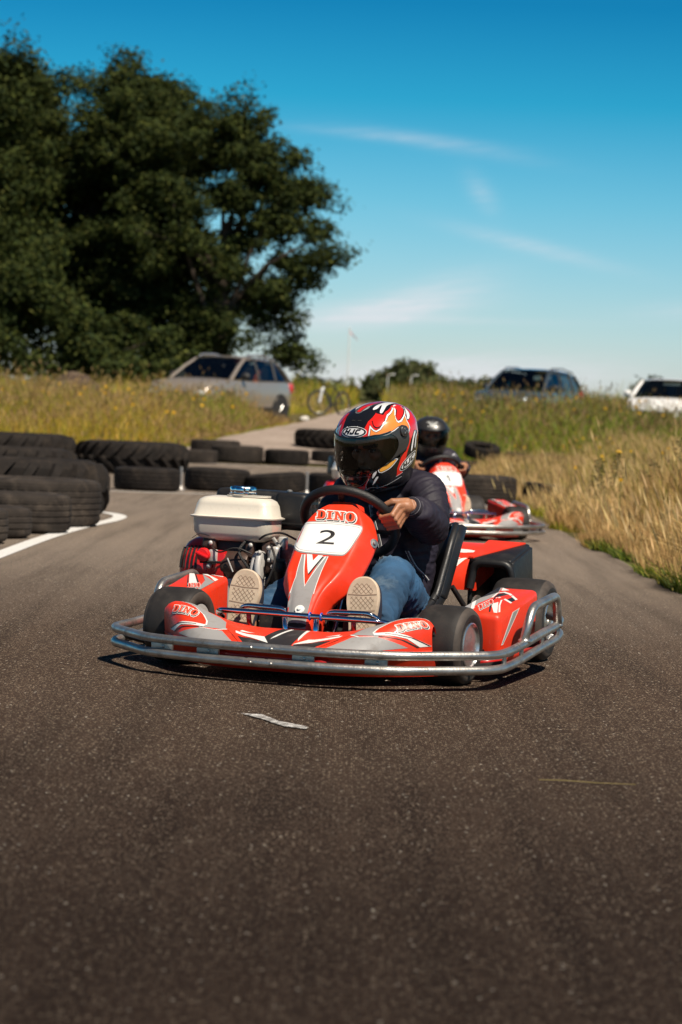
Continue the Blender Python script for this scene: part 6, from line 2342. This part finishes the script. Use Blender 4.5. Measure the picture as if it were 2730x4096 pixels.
estate = make_car('blue grey estate car half hidden by the tall weeds on the right bank', M_bluegrey, (4.70, 62.5, gz(5.0, 62.5) - .02), -24,
         [(-2.25, .34, .70, .62), (-2.12, .26, .88, .78), (-1.8, .24, .98, .86), (-1.0, .22, 1.04, .90), (0, .22, 1.05, .90), (1.2, .22, 1.06, .90), (2.0, .26, 1.06, .87), (2.25, .36, 1.0, .76)],
         [(-1.10, 1.05, 1.06, .82, .80), (-.25, 1.05, 1.60, .84, .66), (.32, 1.05, 1.64, .85, .67), (1.25, 1.06, 1.62, .85, .66), (1.85, 1.06, 1.55, .83, .64), (2.20, 1.06, 1.10, .78, .72)], (-1.40, 1.38), .35, M_rail)
make_car('white hatchback facing the camera behind the tall grass, cut by the right frame edge', M_whitep, (7.75, 58.2, gz(8.9, 57.5) + .02), -14,
         [(-2.0, .32, .64, .60), (-1.9, .24, .80, .74), (-1.6, .22, .90, .82), (-.9, .20, .96, .85), (0, .20, .97, .85), (1.0, .20, .98, .85), (1.75, .24, .99, .82), (1.98, .36, .93, .7)],
         [(-1.0, .97, .98, .76, .74), (-.25, .97, 1.40, .79, .61), (.25, .97, 1.44, .79, .62), (1.0, .98, 1.42, .79, .61), (1.5, .99, 1.36, .77, .59), (1.93, .99, 1.02, .70, .64)], (-1.22, 1.25), .31, None, False)

silver.scale = (1.1,) * 3
silver.location.x -= .12
silver.location.z -= .10
estate.scale = (.96,) * 3

# orange vest hanging behind the rear side window of the silver car
mb = MB()
mb.box((.30, 1.02, 1.24), (.42, .12, .34), mat('hi_vis_orange', (.95, .22, .05), .8), .05)
o = mb.build('orange_bag')
o.matrix_world = Matrix.Translation((-3.07, 59.6, gz(-2.2, 59.8) - .10)) @ Matrix.Rotation(R(-25), 4, 'Z')
tag(o, 'bright orange bag seen through the rear side window of the silver car', 'bag')

# bicycle leaning on its stand on the path
def make_bicycle(loc, rz):
    root = empty('bicycle', loc, R(rz))
    tag(root, 'black bicycle with white front fork standing on the gravel path', 'bicycle')
    M_frame = mat('bicycle_frame', (.02, .02, .022), .35, coat=.4)
    M_fork = mat('white_fork', (.75, .75, .74), .35, coat=.3)
    def wheel(name, c, st):
        e = empty(name, c, R(st), root)
        ax = Matrix.Rotation(R(90), 4, 'Y')
        mb = MB()
        mb.tube([ax @ Vector((.325 * math.cos(2 * math.pi * k / 40), .325 * math.sin(2 * math.pi * k / 40), 0)) for k in range(40)], .032, M_tyre, 8, True)
        mb.build('tyre', e, sharp=None)
        mb = MB()
        mb.tube([ax @ Vector((.300 * math.cos(2 * math.pi * k / 40), .300 * math.sin(2 * math.pi * k / 40), 0)) for k in range(40)], .011, M_wheelc, 6, True)
        for k in range(18):
            a = 2 * math.pi * k / 18
            mb.tube([ax @ Vector((.02 * math.cos(a + .5), .02 * math.sin(a + .5), .03 * (-1) ** k)), ax @ Vector((.30 * math.cos(a), .30 * math.sin(a), 0))], .0018, M_wheelc, 4)
        mb.tube([(-.05, 0, 0), (.05, 0, 0)], .02, M_wheelc, 8)
        mb.build('rim', e, sharp=None)
    wheel('wheel', (0, -.56, .35), -38)
    wheel('wheel', (0, .50, .35), 0)
    mb = MB()
    for p in ([(0, -.36, .74), (0, -.08, .30)], [(0, -.38, .82), (0, .18, .80)], [(0, -.08, .30), (0, .20, .92)], [(0, .18, .78), (.05, .50, .35)], [(0, .18, .78), (-.05, .50, .35)], [(0, -.08, .30), (.05, .5, .35)], [(0, -.08, .30), (-.05, .5, .35)], [(0, -.36, .70), (0, -.42, .92)]):
        mb.tube(p, .019, M_frame, 8)
    mb.lathe([(.09, -.004), (.09, .004), (0, .006)], M_frame, Matrix.Translation((.06, -.08, .30)) @ Matrix.Rotation(R(90), 4, 'Y'), 20)
    mb.box((.12, -.08, .16), (.10, .06, .02), M_frame, .004)
    mb.box((-.12, -.08, .44), (.10, .06, .02), M_frame, .004)
    mb.build('frame', root)
    mb = MB()
    r3 = Matrix.Rotation(R(-38), 3, 'Z')
    c = Vector((0, -.56, .35))
    for s in (-.055, .055):
        mb.tube([c + r3 @ Vector((s, 0, 0)), c + r3 @ Vector((s, .06, .35)), Vector((0, -.38, .76))], .036, M_fork, 8)
    mb.build('fork', root)
    mb = MB()
    mb.tube(fil([(-.30, -.30, 1.02), (-.10, -.42, 1.0), (.10, -.46, 1.0), (.30, -.40, 1.04)], .05), .014, M_frame, 8)
    mb.tube([(0, -.42, .92), (0, -.44, 1.0)], .02, M_frame, 8)
    mb.build('handlebar', root)
    mb = MB()
    mb.hexa([(-.03, .05, .95), (.03, .05, .95), (.08, .32, .95), (-.08, .32, .95), (-.02, .05, .98), (.02, .05, .98), (.07, .32, 1.0), (-.07, .32, 1.0)], M_trim, .012)
    mb.build('saddle', root)
    return root

make_bicycle((-.40, 68.4, gz(-.4, 68.4) + .02), -38)

# ------------------------------------------------------------------ the two go-karts and their drivers
kart2 = make_kart('red go-kart with number 2 plate in the foreground, its engine at the left', '2')
kart1 = copy_tree(kart2)
kart1['label'] = 'red go-kart with number 1 plate following farther back on the right'
np_ = next(c for p in kart1.children for c in p.children if c.name.startswith('number_plate'))
panel1 = np_.parent
bpy.data.objects.remove(np_)
mb = MB()
plate_graphics(mb, '1')
mb.build('number_plate', panel1, sharp=None)
kart2.location = (-.081, 8.056, 0)
kart2.rotation_euler = (0, 0, R(-20))
kart1.location = (.875, 18.30, 0)
kart1.rotation_euler = (0, 0, R(17))
m2 = Matrix.Translation(kart2.location) @ Matrix.Rotation(R(-20), 4, 'Z')
m1 = Matrix.Translation(kart1.location) @ Matrix.Rotation(R(17), 4, 'Z')
make_person('driver in flame patterned helmet, navy jacket and blue jeans gripping the nearest steering wheel', 'flame', m2,
            (-.006, .60, .775), -18, 15, 0, M_navy, M_denim, .0034)
make_person('driver in plain black helmet with smoked visor steering the go-kart behind', 'plain', m1,
            (-.02, .62, .775), -14, 8, 0, M_navy, M_denimd, .007, (8, 172), True, 1.)
